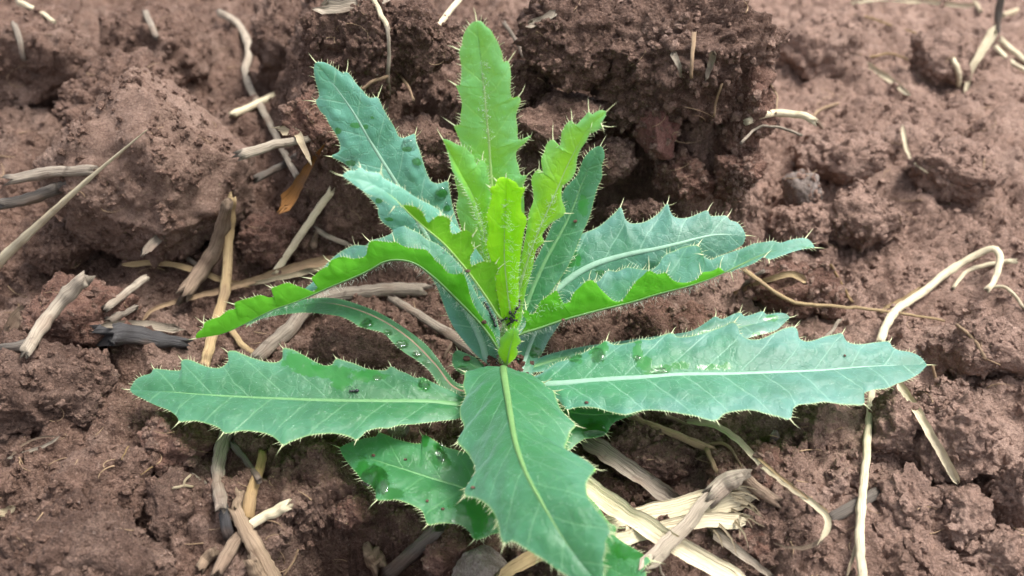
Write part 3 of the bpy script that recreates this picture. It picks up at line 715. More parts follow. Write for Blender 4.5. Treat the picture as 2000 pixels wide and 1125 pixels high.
L([(1455, 527), (1495, 558), (1550, 590), (1620, 597), (1720, 606), (1845, 626)], 10, 'straw', 'long thin bent straw on the soil past the folded leaf', w1=5, lift=.15, **ST)
L([(1440, 580), (1460, 550), (1490, 530)], 9, 'twig_grey', 'dark thin twig under the long thin bent straw', lift=.05, **TW)
L([(1430, 575), (1490, 550), (1545, 535), (1570, 545)], 8, 'straw', 'narrow straw lying just past the tip of the folded leaf', kind='blade', w1=16, **HU)
L([(1622, 518), (1640, 548), (1664, 590)], 6, 'yellow_root', 'thin brown stem touching the long thin bent straw', **RT)
L([(1640, 625), (1625, 645), (1608, 662)], 8, 'straw_grey', 'short grey straw above the largest leaf', **ST)
L([(1720, 668), (1730, 635), (1752, 605), (1800, 572), (1850, 532), (1900, 502), (1940, 487), (1952, 497), (1950, 525), (1940, 552), (1928, 565)], 18, 'straw_bright', 'thick pale root arching up with a hooked end', w1=12, lift=.35, ends=(0, .7), knobs=3, **RT)
L([(1725, 606), (1760, 590), (1800, 565)], 16, 'straw', 'split sheath lying along the thick pale root', kind='blade', lift=.3, **HU)
L([(1862, 562), (1890, 530), (1930, 517), (1978, 510)], 8, 'straw_bright', 'shorter pale root branch under the hooked root', w1=12, lift=.2, **RT)
L([(1935, 560), (1965, 562), (1985, 580), (1998, 602)], 7, 'straw_bright', 'thin rootlet trailing from the hooked end of the pale root', lift=.2, stiff=False, **RT)
L([(1870, 635), (1900, 660), (1925, 700)], 7, 'root', 'fine root on the grey weathered clod', stiff=False, **RT)
# left, middle distance
L([(452, 388), (446, 470), (438, 570), (420, 640), (398, 715)], 20, 'straw', 'tall tan straw standing behind the brown knobbly stub', knobs=2, lift=.3, w1=22, **ST)
L([(362, 572), (388, 535), (415, 495), (432, 450), (444, 400)], 34, 'twig', 'brown knobbly stub of stalk in front of the tall tan straw', w1=24, knobs=3, lift=.5, ends=(0, .8), **TW)
L([(646, 374), (592, 452), (538, 532)], 16, 'straw_bright', 'straight pale straw leaning by the drooping bright leaf', lift=.2, **ST)
L([(248, 517), (300, 513), (350, 519), (400, 534), (450, 552), (480, 556)], 12, 'straw', 'curved husk passing behind the brown knobbly stub', kind='blade', w1=14, lift=.1, **HU)
L([(365, 503), (385, 518), (400, 530)], 11, 'straw_grey', 'small grey straw end behind the brown knobbly stub', **ST)
L([(278, 628), (295, 607), (340, 590), (430, 567), (520, 540), (600, 516), (660, 505)], 8, 'root', 'long dry grass blade running toward the drooping bright leaf', kind='blade', w1=22, lift=.35, curl=.5, **HU)
L([(440, 566), (520, 548), (600, 530), (650, 512)], 5, 'straw_pale', 'second thinner blade under the long dry grass blade', kind='blade', w1=16, lift=.2, **HU)
L([(208, 600), (282, 545)], 17, 'straw_grey', 'short squared straw on the soil beside the reddish clod', kind='tube', **ST)
L([(215, 625), (260, 600)], 17, 'twig_grey', 'dull straw half buried below the short squared straw', sink=.1, **ST)
L([(50, 686), (72, 650), (105, 605), (135, 572), (163, 545)], 26, 'straw_grey', 'broken leaning stub with a frayed top end', w1=30, knobs=2, lift=.3, ends=(0, 1.2), **TW)
L([(205, 655), (255, 655), (310, 665), (362, 672)], 46, 'charred', 'black charred twig with peeling bark', w1=24, knobs=2, **TW)
L([(200, 634), (270, 633), (345, 642)], 14, 'straw_grey', 'peeling straw strip on the black charred twig', kind='blade', lift=.12, w1=20, **HU)
L([(-10, 682), (25, 678), (60, 672)], 24, 'dark_stick', 'glittering grey stick at the foot of the broken leaning stub', **TW)
L([(20, 640), (38, 612), (62, 600)], 26, 'twig', 'curled dry bark flake beside the broken leaning stub', kind='blade', name='bark_flake', cat='bark flake', group='bark flakes')
L([(500, 702), (530, 672), (565, 645), (590, 612), (640, 582), (700, 572), (760, 566), (825, 567)], 30, 'twig_grey', 'thick grey brown twig passing under the drooping bright leaf', knobs=3, lift=.1, w1=26, **TW)
L([(448, 640), (468, 668), (498, 695)], 14, 'straw', 'tan straw meeting the lower end of the thick grey brown twig', **ST)
L([(770, 586), (820, 618), (870, 648), (935, 696)], 20, 'twig_grey', 'split weathered stalk ending at the plant base', w1=26, lift=.15, knobs=1, **TW)
L([(868, 700), (880, 675), (892, 655)], 5, 'twig', 'dark curled fibre by the split weathered stalk', stiff=False, lift=.1, **RT)
L([(620, 450), (655, 468), (685, 480)], 12, 'straw_grey', 'short straw behind the drooping bright leaf', **ST)
L([(612, 480), (615, 465), (618, 455)], 16, 'twig', 'small dry bud like stub by the short straw', w1=10, ends=(0, .3), **TW)
L([(285, 490), (300, 475), (318, 455)], 20, 'twig_grey', 'small bark chip on the broad flat faced clod', kind='blade', name='bark_flake', cat='bark flake', group='bark flakes')
# front, left
L([(443, 842), (430, 890), (424, 930), (432, 990)], 28, 'twig_grey', 'grey jointed stick coming from under the midge leaf', knobs=3, w1=22, lift=.1, **TW)
L([(436, 992), (440, 1020), (448, 1050)], 24, 'charred', 'charred black stick end below the grey jointed stick', **TW)
L([(512, 888), (505, 920), (490, 965), (482, 1015)], 20, 'yellow_root', 'yellow brown root rising beside the grey jointed stick', w1=30, lift=.1, **RT)
L([(455, 870), (480, 900), (505, 935)], 14, 'dark_stick', 'dull twig leaning on the yellow brown root', **TW)
L([(558, 990), (520, 1008), (480, 1030)], 22, 'straw_bright', 'short whitish broken stick lying over the ringed rhizome', lift=.35, **TW)
L([(482, 1030), (455, 1062), (425, 1115)], 28, 'twig', 'brown stick under the short whitish broken stick', lift=.1, **TW)
L([(462, 1000), (478, 1035), (500, 1075), (530, 1135)], 26, 'rhizome', 'ringed brown rhizome among the crossed sticks', w1=46, lift=.2, ringed=26, **RT)
L([(490, 1095), (500, 1115), (515, 1135)], 26, 'rhizome', 'broken pale rhizome end beside the ringed rhizome', lift=.5, knobs=1, **RT)
L([(418, 1078), (405, 1090), (395, 1105)], 22, 'rhizome', 'small knobbly root stub beside the brown stick', knobs=2, lift=.1, **RT)
L([(470, 965), (465, 985), (462, 1010)], 22, 'rhizome', 'ringed stub behind the top of the ringed rhizome', ringed=30, **RT)
L([(582, 1075), (572, 1098), (555, 1122)], 4, 'root', 'fine curved rootlet at the edge of the dark hollow', lift=.4, stiff=False, **RT)
L([(338, 953), (358, 950), (377, 950)], 6, 'straw_pale', 'short white rootlet forming a fork with its neighbour', lift=.05, **RT)
L([(358, 950), (362, 938), (371, 928)], 5, 'straw_pale', 'upright white rootlet of the fork', lift=.15, **RT)
L([(375, 925), (395, 938), (412, 950)], 6, 'straw_grey', 'thin grey straw beside the white root fork', **ST)
L([(238, 898), (245, 882), (251, 872)], 3, 'yellow_root', 'tiny orange fibre upright on the greyish worn clod', lift=.15, **RT)
L([(275, 928), (286, 920), (298, 912)], 3, 'yellow_root', 'tiny orange fibre lying on the greyish worn clod', lift=.1, **RT)
L([(20, 893), (60, 880), (95, 868), (112, 855)], 8, 'straw_grey', 'dry folded grass blade on the soil beside the wide ledge', kind='blade', w1=6, **HU)
L([(22, 890), (45, 868), (75, 855), (110, 852)], 6, 'twig', 'thin brown grass blade joined to the folded one', kind='blade', w1=4, lift=.1, **HU)
L([(0, 1002), (8, 1000), (20, 995)], 18, 'straw_pale', 'pale papery flake at the side of the low broad clod', kind='blade', **HU)
# front, right
L([(762, 1118), (800, 1082), (850, 1038)], 32, 'dark_stick', 'dark weathered stick sloping out of the hollow', lift=.2, ends=(.4, 0), **TW)
L([(725, 1080), (733, 1095), (740, 1108)], 36, 'rhizome', 'curled root end with a spiral face in the hollow', lift=.3, knobs=1, **RT)
L([(975, 1128), (1010, 1105), (1060, 1078), (1120, 1050)], 26, 'straw', 'pale flat straw coming out below the near spiny leaf', kind='blade', w1=40, lift=.1, **ST)
L([(968, 1125), (990, 1105), (1012, 1088)], 5, 'straw_grey', 'thin grey splinter beside the pale flat straw', lift=.2, **ST)
L([(1010, 1128), (1016, 1112), (1026, 1100)], 5, 'charred', 'tiny black fibre in front of the pale flat straw', lift=.3, **RT)
L([(1150, 1045), (1230, 1018), (1330, 995), (1445, 968)], 46, 'straw_bright', 'pale frayed stalk lying under the broad yellow straw', kind='blade', w1=60, lift=.25, curl=.15, **ST)
L([(1200, 1058), (1300, 1030), (1380, 1015), (1450, 1020)], 30, 'straw_bright', 'lower frayed strip of the pale stalk', kind='blade', w1=34, lift=.2, curl=.3, **ST)
for q, (a, b) in enumerate([((1430, 965), (1490, 1012)), ((1435, 985), (1485, 1010)), ((1440, 975), (1475, 1000)), ((1430, 1005), (1445, 1050)), ((1425, 1012), (1462, 1068)), ((1420, 950), (1478, 958)), ((1425, 958), (1482, 978)), ((1415, 990), (1470, 1030)), ((1400, 1020), (1440, 1085)), ((1410, 1000), (1492, 1030)), ((1405, 945), (1462, 940)), ((1380, 1025), (1412, 1072))]):
    L([a, ((a[0] + b[0]) / 2 + 6, (a[1] + b[1]) / 2 - 5), b], 7, 'straw_pale', 'loose fibre splaying from the end of the pale frayed stalk', kind='blade', w1=2, lift=.4, name='straw', cat='straw', group='fibres splaying from the frayed stalk')
L([(1120, 930), (1180, 975), (1260, 1025), (1340, 1075), (1440, 1130)], 44, 'straw_bright', 'broad yellow straw lying across the pale frayed stalk', kind='blade', w1=40, lift=.7, curl=.45, **ST)
L([(1275, 1095), (1310, 1058), (1345, 1025), (1370, 990), (1400, 955)], 40, 'straw_grey', 'crumpled grey husk draped over the crossed straws', kind='blade', w1=26, lift=1.0, roll=.4, **HU)
L([(1395, 960), (1420, 940), (1448, 930)], 44, 'straw_grey', 'knotted grey root crown at the end of the crumpled husk', lift=.7, knobs=2, w1=30, **RT)
L([(1450, 925), (1480, 955), (1518, 980)], 26, 'twig', 'brown stub behind the knotted grey root crown', w1=24, lift=.2, **TW)
L([(1290, 1068), (1285, 1090), (1290, 1115), (1297, 1128)], 5, 'straw_grey', 'dangling fibre below the crumpled grey husk', lift=.9, stiff=False, **RT)
L([(1145, 858), (1200, 895), (1260, 938), (1330, 985)], 40, 'twig_grey', 'flattened grey stalk running down from the largest leaf', kind='blade', w1=34, lift=.2, curl=.6, **TW)
L([(1395, 1040), (1440, 1075), (1510, 1128)], 26, 'straw_grey', 'grey brown stalk end beyond the frayed stalk', kind='blade', w1=12, lift=.1, **ST)
L([(1228, 812), (1265, 828), (1310, 845), (1350, 862), (1388, 878)], 16, 'root', 'forked tan root lying in front of the largest leaf', knobs=2, lift=.1, **RT)
L([(1378, 872), (1405, 865), (1422, 872), (1440, 895), (1450, 915)], 10, 'root', 'upper branch of the forked tan root, bent downward', w1=4, lift=.1, stiff=False, **RT)
L([(1382, 880), (1392, 905), (1408, 930)], 12, 'root', 'lower branch of the forked tan root', w1=8, lift=.1, **RT)
L([(1298, 812), (1325, 822), (1350, 832)], 12, 'rhizome', 'short rusty root stub under the edge of the largest leaf', w1=5, **RT)
L([(1335, 822), (1395, 830), (1440, 858), (1485, 905), (1540, 948), (1590, 985), (1616, 1012), (1616, 1032), (1604, 1055)], 14, 'straw_bright', 'long pale husk curving down around the round clod', kind='blade', w1=14, lift=.25, curl=.5, **HU)
L([(1450, 872), (1500, 910), (1560, 960), (1618, 998)], 8, 'straw', 'narrow tan edge strip lying along the long pale husk', kind='blade', w1=4, lift=.35, **HU)
L([(1604, 1055), (1580, 1068), (1545, 1070), (1515, 1062)], 12, 'twig', 'brown curled tip of the husk under the round clod', kind='blade', w1=4, lift=.3, **HU)
L([(1704, 762), (1696, 840), (1690, 920), (1682, 1000), (1680, 1060), (1686, 1130)], 14, 'straw_bright', 'tall pale straw running down past the pitted clod', knobs=2, w1=20, lift=.2, **ST)
L([(1682, 1040), (1668, 1080), (1655, 1122)], 9, 'straw_pale', 'thin side strand splitting off the tall pale straw', kind='blade', w1=6, lift=.2, **ST)
L([(1755, 748), (1790, 800), (1825, 860), (1866, 934)], 18, 'straw_bright', 'short split straw leaning on the large pitted clod', kind='blade', w1=18, lift=.25, curl=.6, **ST)
L([(1822, 715), (1828, 745), (1825, 770)], 6, 'root', 'thin brown fibre on top of the large pitted clod', **RT)
L([(1625, 1012), (1665, 990), (1712, 962)], 24, 'dark_stick', 'dark olive stub crossed by the tall pale straw', sink=.05, **TW)

# ------------------------------------------------------------------ the thistle
plant = link(bpy.data.objects.new('thistle_plant', None))
plant.empty_display_size = .02
tag(plant, 'young spiny thistle plant with blue green toothed leaves and yellow green heart', 'thistle')
LEAF = {}
def kfun(k, t):
    if np.isscalar(k): return np.full_like(t, k)
    a = np.array(k, float); return np.interp(t, a[:, 0], a[:, 1])
def leaf(key, mid, left, right, kl, kr, mats=('leaf_top', 'leaf_under'), rib='midrib', rw=.14, nv=16, bulge=.05, pucker=.07,
         wet=(), spine=1.0, hairs=0, label=None, rib_h=.55, sdens=1.0, curlk=0.0, thick=.03):
    seed = sum(ord(c) for c in key) * 7
    rs = np.random.RandomState(seed)
    mp = np.array([(pz if m == 'z' else py_)(a, b, v) for a, b, m, v in mid])
    NM = 240
    MC = catmull(mp, NM); mpx = project(MC)
    tm = np.linspace(0, 1, NM)
    Tm = unit(np.gradient(MC, axis=0))
    umid = np.concatenate([[0], np.cumsum(np.linalg.norm(np.diff(MC, axis=0), axis=1))])
    verts, lfs, wets, faces, midx, tns = [], [], [], [], [], []
    SP = []                                   # spine roots
    nrm_mid = np.zeros((NM, 3)); off = 0
    for side, pts, k in ((-1, left, kl), (1, right, kr)):
        ctrl = np.array([mpx[0, :2]] + [p[:2] for p in pts] + [mpx[-1, :2]], float)
        plen = np.linalg.norm(np.diff(ctrl, axis=0), axis=1).sum()
        n = int(min(340, max(70, plen / 3.0)))
        E2 = catmull(ctrl, n)
        dd = np.linalg.norm(E2[:, None] - mpx[None, :, :2], axis=2)
        # monotone assignment of the edge to the midrib
        prog = np.linspace(0, 1, n)
        cost = dd / max(dd.min(1).max(), 1) + 2.2 * np.abs(prog[:, None] - tm[None])
        t = tm[cost.argmin(1)]
        t = np.maximum.accumulate(t); t[0] = 0; t[-1] = 1
        tp = np.pad(t, 6, mode='edge'); t = np.array([tp[i:i + 13].mean() for i in range(n)]); t[0] = 0; t[-1] = 1
        Mi = np.stack([np.interp(t, tm, MC[:, c]) for c in range(3)], 1)
        Ti = unit(np.stack([np.interp(t, tm, Tm[:, c]) for c in range(3)], 1))
        m2 = np.stack([np.interp(t, tm, mpx[:, c]) for c in range(3)], 1)
        dist = np.linalg.norm(E2 - m2[:, :2], axis=1) * m2[:, 2] / F
        dp = m2[:, 2] + kfun(k, t) * dist
        ruff = .10 * noise3(np.stack([t * umid[-1] * 1.1, 0 * t + side * 9, 0 * t + seed], 1), 3) * np.minimum(dist, 1)
        E = CAM + np.array([ray(a, b) for a, b in E2]) * (dp + ruff)[:, None]
        lat = E - Mi; W = np.linalg.norm(lat, axis=1)
        latu = unit(lat)
        nn = np.cross(Ti, latu) if side < 0 else np.cross(latu, Ti)
        nn = unit(nn)
        np_ = np.pad(nn, ((8, 8), (0, 0)), mode='edge'); nn = unit(np.stack([np_[i:i + 17].mean(0) for i in range(n)]))
        vv = np.linspace(0, 1, nv) ** .9
        Pg = Mi[:, None] * (1 - vv)[None, :, None] + E[:, None] * vv[None, :, None]
        g = Pg.reshape(-1, 3)
        pk = (noise3(g * 1.5, seed + 1) + .5 * noise3(g * 3.6, seed + 2)).reshape(n, nv)
        prof = np.sin(vv * math.pi) [None, :]
        lift = bulge * np.minimum(W, 1.5)[:, None] * prof + pucker * pk * np.clip(W / .8, 0, 1)[:, None] * np.sin(np.clip(vv * 1.25, 0, 1) * math.pi / 2)[None]* (1 - .6 * vv ** 3)[None]
        sv = np.interp(t, tm, umid)[:, None] * .85 - W[:, None] * vv[None] * .62 + (.45 if side > 0 else 0) + .12
        lift = lift + .015 * np.cos(2 * math.pi * sv) * np.clip(W / .9, 0, 1)[:, None] * np.sin(vv * math.pi)[None]
        if curlk: lift = lift + curlk * W[:, None] * (vv ** 2)[None]
        Pg = Pg + nn[:, None] * lift[..., None]
        th = thick * .5 * (1 - vv ** 5)[None, :] * np.clip(W / .2, 0, 1)[:, None]
        top = Pg + nn[:, None] * th[..., None]; bot = Pg - nn[:, None] * th[..., None]
        u = np.interp(t, tm, umid)
        lf = np.stack([np.repeat(u, nv), np.tile(vv * side, n), (W[:, None] * vv[None]).ravel()], 1)
        pxg = project(Pg.reshape(-1, 3))
        wv_ = np.zeros(n * nv)
        for (a, b, r_) in wet:
            ra, rb = (r_ if isinstance(r_, tuple) else (r_, r_))
            q = 1 - np.sqrt(((pxg[:, 0] - a) / ra) ** 2 + ((pxg[:, 1] - b) / rb) ** 2) * .5
            wv_ = np.maximum(wv_, np.clip(q, 0, 1))
        verts += [top.reshape(-1, 3), bot.reshape(-1, 3)]; lfs += [lf, lf]; tns += [np.repeat(t, nv)] * 2; wets += [wv_, wv_ * 0]
        f = grid_faces(n, nv, off, flip=(side < 0)); f2 = grid_faces(n, nv, off + n * nv, flip=(side > 0))
        faces += [f, f2]; midx += [np.zeros(len(f), int), np.ones(len(f2), int)]
        off += 2 * n * nv
        # spines: at the tooth tips and along the margin
        edge = Pg[:, -1]; te = unit(np.gradient(edge, axis=0)); outw = unit(np.cross(te, nn)) * (1 if side > 0 else -1)
        outw = np.where((np.sum(outw * latu, 1) < -.2)[:, None], -outw, outw)
        for ci in range(2, len(ctrl) - 1):
            a0, a1, a2 = ctrl[ci - 1], ctrl[ci], ctrl[ci + 1]
            e1, e2 = a1 - a0, a2 - a1
            cr = (e1[0] * e2[1] - e1[1] * e2[0]) / (np.linalg.norm(e1) * np.linalg.norm(e2) + 1e-6)
            j = int(np.linalg.norm(E2 - a1, axis=1).argmin())
            out2 = a1 - (a0 + a2) / 2
            convex = np.dot(out2, E2[j] - m2[j, :2]) > 0 or dist[j] < .15
            if convex and abs(cr) > .62:
                o3 = unit((E[j] - (E[max(j - 7, 0)] + E[min(j + 7, n - 1)]) / 2)[None])[0]
                d3 = unit((o3 * .7 + latu[j] * .4 + Ti[j] * .35)[None])[0]
                SP.append((edge[j], d3, rs.uniform(.26, .46) * spine, .024))
        step = max(1, int(n / max(1, plen * m2[:, 2].mean() / F / .11) / sdens))
        for j in range(4, n - 2, step):
            if rs.rand() < .26 + .25 * math.sin(j * .35 + seed): continue
            fwd = rs.uniform(.2, .9)
            d3 = unit((outw[j] * 1.0 + Ti[j] * fwd + nn[j] * rs.uniform(-.15, .35) + rs.normal(size=3) * .12)[None])[0]
            SP.append((edge[j], d3, (.04 + .17 * rs.rand() ** 1.4) * spine * (1.5 if rs.rand() < .10 else 1), .0125))
        # normals along the midrib
        for c in range(3): nrm_mid[:, c] += np.interp(tm, t, nn[:, c])
    SP.append((MC[-1], Tm[-1], .38 * spine, .022))
    V = np.vstack(verts)
    ob = mesh_obj('leaf', V, np.vstack(faces), [M[mats[0]], M[mats[1]]], plant, True, np.concatenate(midx), dict(lf=np.vstack(lfs), wet=np.concatenate(wets), tn=np.concatenate(tns)))
    if label: ob['label'] = label
    nrm_mid = unit(nrm_mid)
    # midrib: a tapering rib, flush on top and proud below
    i = np.arange(0, NM - 6, 2)
    rr = rw * .8 * (1 - tm[i]) ** .9 + .010
    Pr = MC[i] - nrm_mid[i] * (rr * rib_h * (.15 - .5 * tm[i]))[:, None]
    Vr, fq, ft = tube(Pr, rr, 10, sq=np.full(len(i), rib_h), upv=nrm_mid[i])
    mesh_obj('midrib', Vr, tri(fq, ft), M[rib], ob)
    # spines and hairs
    V, Fs, o_ = [], [], 0
    for (b, dr, ln, w) in SP:
        a = unit(np.cross(dr, [.3, .5, .8])[None])[0]; c = np.cross(dr, a)
        bend = rs.normal(size=3) * .08
        base = b - dr * .03
        ring = [base + w * (math.cos(q) * a + math.sin(q) * c) for q in (0, 2.094, 4.189)]
        mids = [b + dr * ln * .45 + w * .5 * (math.cos(q) * a + math.sin(q) * c) for q in (0, 2.094, 4.189)]
        V += ring + mids + [b + (dr + bend) * ln]
        for q in range(3):
            r1 = (q + 1) % 3
            Fs += [(o_ + q, o_ + r1, o_ + 3 + r1), (o_ + q, o_ + 3 + r1, o_ + 3 + q), (o_ + 3 + q, o_ + 3 + r1, o_ + 6)]
        o_ += 7
    tag(mesh_obj('spines', np.array(V), np.array(Fs), M['spine'], ob, smooth=True), kind='stuff')
    if hairs:
        V, Fs, o_ = [], [], 0
        for _ in range(hairs):
            j = int(rs.uniform(.02, .85) * (NM - 1)); b = MC[j] - nrm_mid[j] * rw * .5
            sd = unit(np.cross(Tm[j], nrm_mid[j])[None])[0]
            dr = unit((-nrm_mid[j] * rs.uniform(.4, 1) + sd * rs.normal() * .7 + Tm[j] * rs.normal() * .4)[None])[0]
            b = b + sd * rs.uniform(-1, 1) * rw * .8
            ln = rs.uniform(.10, .26); a = unit(np.cross(dr, Tm[j])[None])[0]; kink = rs.normal(size=3) * .05
            pts = [b, b + dr * ln * .5 + kink, b + dr * ln + kink * rs.uniform(-1, 2)]
            w = .0045
            c = np.cross(dr, a)
            for q, pt in enumerate(pts):
                ww = w * (1 - .4 * q)
                V += [pt + a * ww, pt - a * ww * .5 + c * ww * .87, pt - a * ww * .5 - c * ww * .87]
            for q in range(2):
                for r0 in range(3):
                    r1 = (r0 + 1) % 3
                    Fs += [(o_ + q * 3 + r0, o_ + q * 3 + r1, o_ + q * 3 + 3 + r1), (o_ + q * 3 + r0, o_ + q * 3 + 3 + r1, o_ + q * 3 + 3 + r0)]
            o_ += 9
        tag(mesh_obj('hairs', np.array(V), np.array(Fs), M['hair'], ob), kind='stuff')
    LEAF[key] = ob
    return ob

# --- each leaf: midrib (pixel, height or distance), margins traced base to tip
leaf('B', [(975, 745, 'z', .25), (935, 775, 'z', .5), (900, 789, 'z', .65), (840, 785, 'z', .8), (750, 784, 'z', .95), (650, 783, 'z', 1.05), (560, 780, 'z', 1.1), (420, 773, 'z', 1.1), (330, 766, 'z', 1.0), (253, 761, 'z', .85)],
     # left of the direction of growth = towards the lens
     [(930, 800), (892, 818), (873, 821), (843, 824), (814, 828), (779, 832), (757, 837), (736, 837), (716, 844), (705, 854), (696, 860), (685, 854), (666, 849), (638, 847), (609, 850), (590, 855), (568, 863), (553, 870), (543, 861), (533, 853), (514, 846), (492, 843), (471, 842), (453, 846), (437, 846), (430, 838), (416, 831), (396, 825), (381, 822), (361, 823), (349, 823), (347, 816), (338, 807), (318, 797), (297, 788), (279, 779), (261, 770)],
     [(925, 765), (901, 774), (888, 766), (865, 756), (843, 745), (826, 737), (812, 738), (795, 729), (777, 722), (763, 716), (755, 722), (740, 723), (716, 719), (695, 711), (669, 703), (656, 701), (648, 712), (634, 714), (619, 708), (599, 697), (578, 686), (565, 681), (553, 680), (551, 699), (541, 707), (523, 707), (500, 701), (475, 692), (457, 685), (445, 687), (446, 703), (441, 711), (428, 718), (408, 717), (387, 709), (367, 702), (355, 704), (353, 722), (338, 723), (312, 720), (299, 720), (295, 728), (277, 734), (265, 741)],
     -1.15, .75, ('leaf_low', 'leaf_under'), 'midrib', .15, nv=20, wet=[(580, 705, (26, 16)), (610, 722, (40, 12)), (650, 728, (45, 12)), (665, 745, (22, 16)), (715, 733, (30, 12)), (735, 735, (20, 8)), (829, 752, (13, 13))],
     label='long blue green leaf with a midge on it')
leaf('C', [(990, 738, 'z', .25), (1025, 752, 'z', .5), (1062, 751, 'z', .8), (1110, 748, 'z', 1.0), (1180, 742, 'z', 1.2), (1250, 738, 'z', 1.35), (1330, 732, 'z', 1.45), (1420, 731, 'z', 1.5), (1500, 728, 'z', 1.5), (1600, 724, 'z', 1.4), (1700, 716, 'z', 1.3), (1811, 713, 'z', 1.1)],
     [(1020, 737), (1040, 735), (1058, 729), (1073, 718), (1089, 706), (1107, 702), (1129, 693), (1151, 683), (1173, 672), (1183, 665), (1196, 671), (1213, 672), (1236, 668), (1253, 663), (1273, 662), (1296, 654), (1313, 650), (1322, 657), (1340, 658), (1362, 654), (1387, 646), (1413, 636), (1433, 628), (1442, 636), (1445, 649), (1458, 661), (1478, 663), (1498, 657), (1516, 648), (1536, 640), (1552, 638), (1558, 647), (1561, 660), (1573, 667), (1591, 664), (1611, 657), (1631, 653), (1644, 651), (1651, 664), (1662, 670), (1687, 671), (1713, 668), (1736, 667), (1742, 677), (1753, 683), (1780, 689), (1798, 698)],
     [(1040, 775), (1090, 782), (1107, 800), (1120, 797), (1147, 796), (1173, 799), (1200, 807), (1222, 811), (1240, 806), (1262, 801), (1296, 804), (1329, 808), (1358, 813), (1378, 819), (1399, 822), (1413, 811), (1438, 804), (1469, 801), (1493, 807), (1520, 814), (1544, 819), (1549, 800), (1560, 792), (1580, 790), (1609, 786), (1642, 790), (1664, 791), (1688, 790), (1686, 778), (1689, 768), (1707, 762), (1729, 759), (1749, 751), (1773, 742), (1796, 729)],
     .75, -1.15, ('leaf_blue', 'leaf_under'), 'midrib_pale', .17, nv=20, wet=[(1125, 700, (13, 10)), (1168, 690, (15, 17)), (1180, 680, (10, 12)), (1247, 690, (9, 26)), (1262, 712, (12, 16)), (1285, 726, (26, 9)), (1300, 722, (18, 10)), (1330, 714, (22, 7)), (1390, 718, (30, 6)), (1420, 716, (10, 6))],
     label='largest blue green leaf, with dark wet streaks')
leaf('A', [(985, 716, 'z', .4), (983, 719, 'z', 1.3), (984, 730, 'z', 1.75), (988, 755, 'z', 2.0), (993, 786, 'z', 2.2), (999, 823, 'z', 2.45), (1007, 865, 'z', 2.7), (1028, 925, 'z', 2.95), (1058, 981, 'z', 3.1), (1080, 1019, 'z', 3.1), (1102, 1054, 'z', 3.0), (1137, 1102, 'z', 2.8), (1178, 1150, 'z', 2.5)],
     [(1003, 724), (1011, 733), (1030, 736), (1044, 744), (1060, 747), (1068, 757), (1082, 765), (1087, 780), (1093, 796), (1105, 810), (1117, 821), (1125, 832), (1115, 843), (1110, 859), (1104, 874), (1106, 885), (1124, 890), (1138, 896), (1152, 904), (1164, 916), (1153, 931), (1146, 944), (1146, 959), (1150, 973), (1161, 988), (1175, 1006), (1188, 1023), (1193, 1041), (1184, 1054), (1183, 1072), (1179, 1089), (1180, 1107), (1178, 1125), (1180, 1140)],
     [(955, 724), (935, 726), (909, 725), (907, 741), (904, 753), (909, 772), (903, 788), (898, 798), (899, 816), (906, 831), (905, 843), (897, 853), (893, 864), (903, 876), (915, 888), (923, 902), (928, 915), (926, 929), (915, 944), (907, 959), (908, 969), (926, 973), (944, 981), (957, 992), (968, 1010), (974, 1030), (977, 1050), (985, 1062), (1001, 1058), (1018, 1067), (1036, 1078), (1058, 1091), (1080, 1107), (1102, 1122), (1140, 1140)],
     -.25, -.25, ('leaf_low', 'leaf_under'), 'midrib_young', .15, nv=20, spine=1.1,
     label='spiny leaf reaching forward over the crossed straws')
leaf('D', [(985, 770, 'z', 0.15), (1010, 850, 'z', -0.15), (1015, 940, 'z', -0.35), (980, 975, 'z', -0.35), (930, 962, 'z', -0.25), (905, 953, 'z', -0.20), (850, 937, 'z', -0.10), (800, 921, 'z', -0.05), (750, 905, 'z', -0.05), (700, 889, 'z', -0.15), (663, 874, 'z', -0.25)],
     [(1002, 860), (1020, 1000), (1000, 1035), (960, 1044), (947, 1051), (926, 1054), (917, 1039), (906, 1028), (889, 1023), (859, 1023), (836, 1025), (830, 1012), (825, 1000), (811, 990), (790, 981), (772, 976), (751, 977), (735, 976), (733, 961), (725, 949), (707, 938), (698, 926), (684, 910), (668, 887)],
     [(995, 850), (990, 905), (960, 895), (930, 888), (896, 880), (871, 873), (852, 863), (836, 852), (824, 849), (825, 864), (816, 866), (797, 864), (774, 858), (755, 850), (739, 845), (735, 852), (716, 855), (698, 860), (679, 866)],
     -1.0, .8, ('leaf_shaded', 'leaf_under'), 'midrib', .11, nv=20, wet=[(735, 940, (25, 32)), (765, 965, (24, 10)), (710, 915, (14, 22)), (855, 890, (14, 22)), (870, 905, (10, 14)), (925, 1010, (40, 40)), (830, 860, (8, 14))],
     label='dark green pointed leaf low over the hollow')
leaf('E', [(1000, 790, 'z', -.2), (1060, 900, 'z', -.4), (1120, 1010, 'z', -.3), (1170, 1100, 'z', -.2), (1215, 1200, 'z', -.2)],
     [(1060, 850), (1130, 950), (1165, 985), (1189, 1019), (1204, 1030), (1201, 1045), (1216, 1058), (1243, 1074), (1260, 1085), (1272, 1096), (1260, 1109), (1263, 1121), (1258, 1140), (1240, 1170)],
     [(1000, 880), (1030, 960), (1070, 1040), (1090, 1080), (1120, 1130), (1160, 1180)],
     -.35, -.35, ('leaf_shaded', 'leaf_under'), 'midrib', .11, wet=[(1215, 1075, (22, 16)), (1240, 1085, (16, 8))],
     label='dark green leaf tip peeping out under the forward leaf')
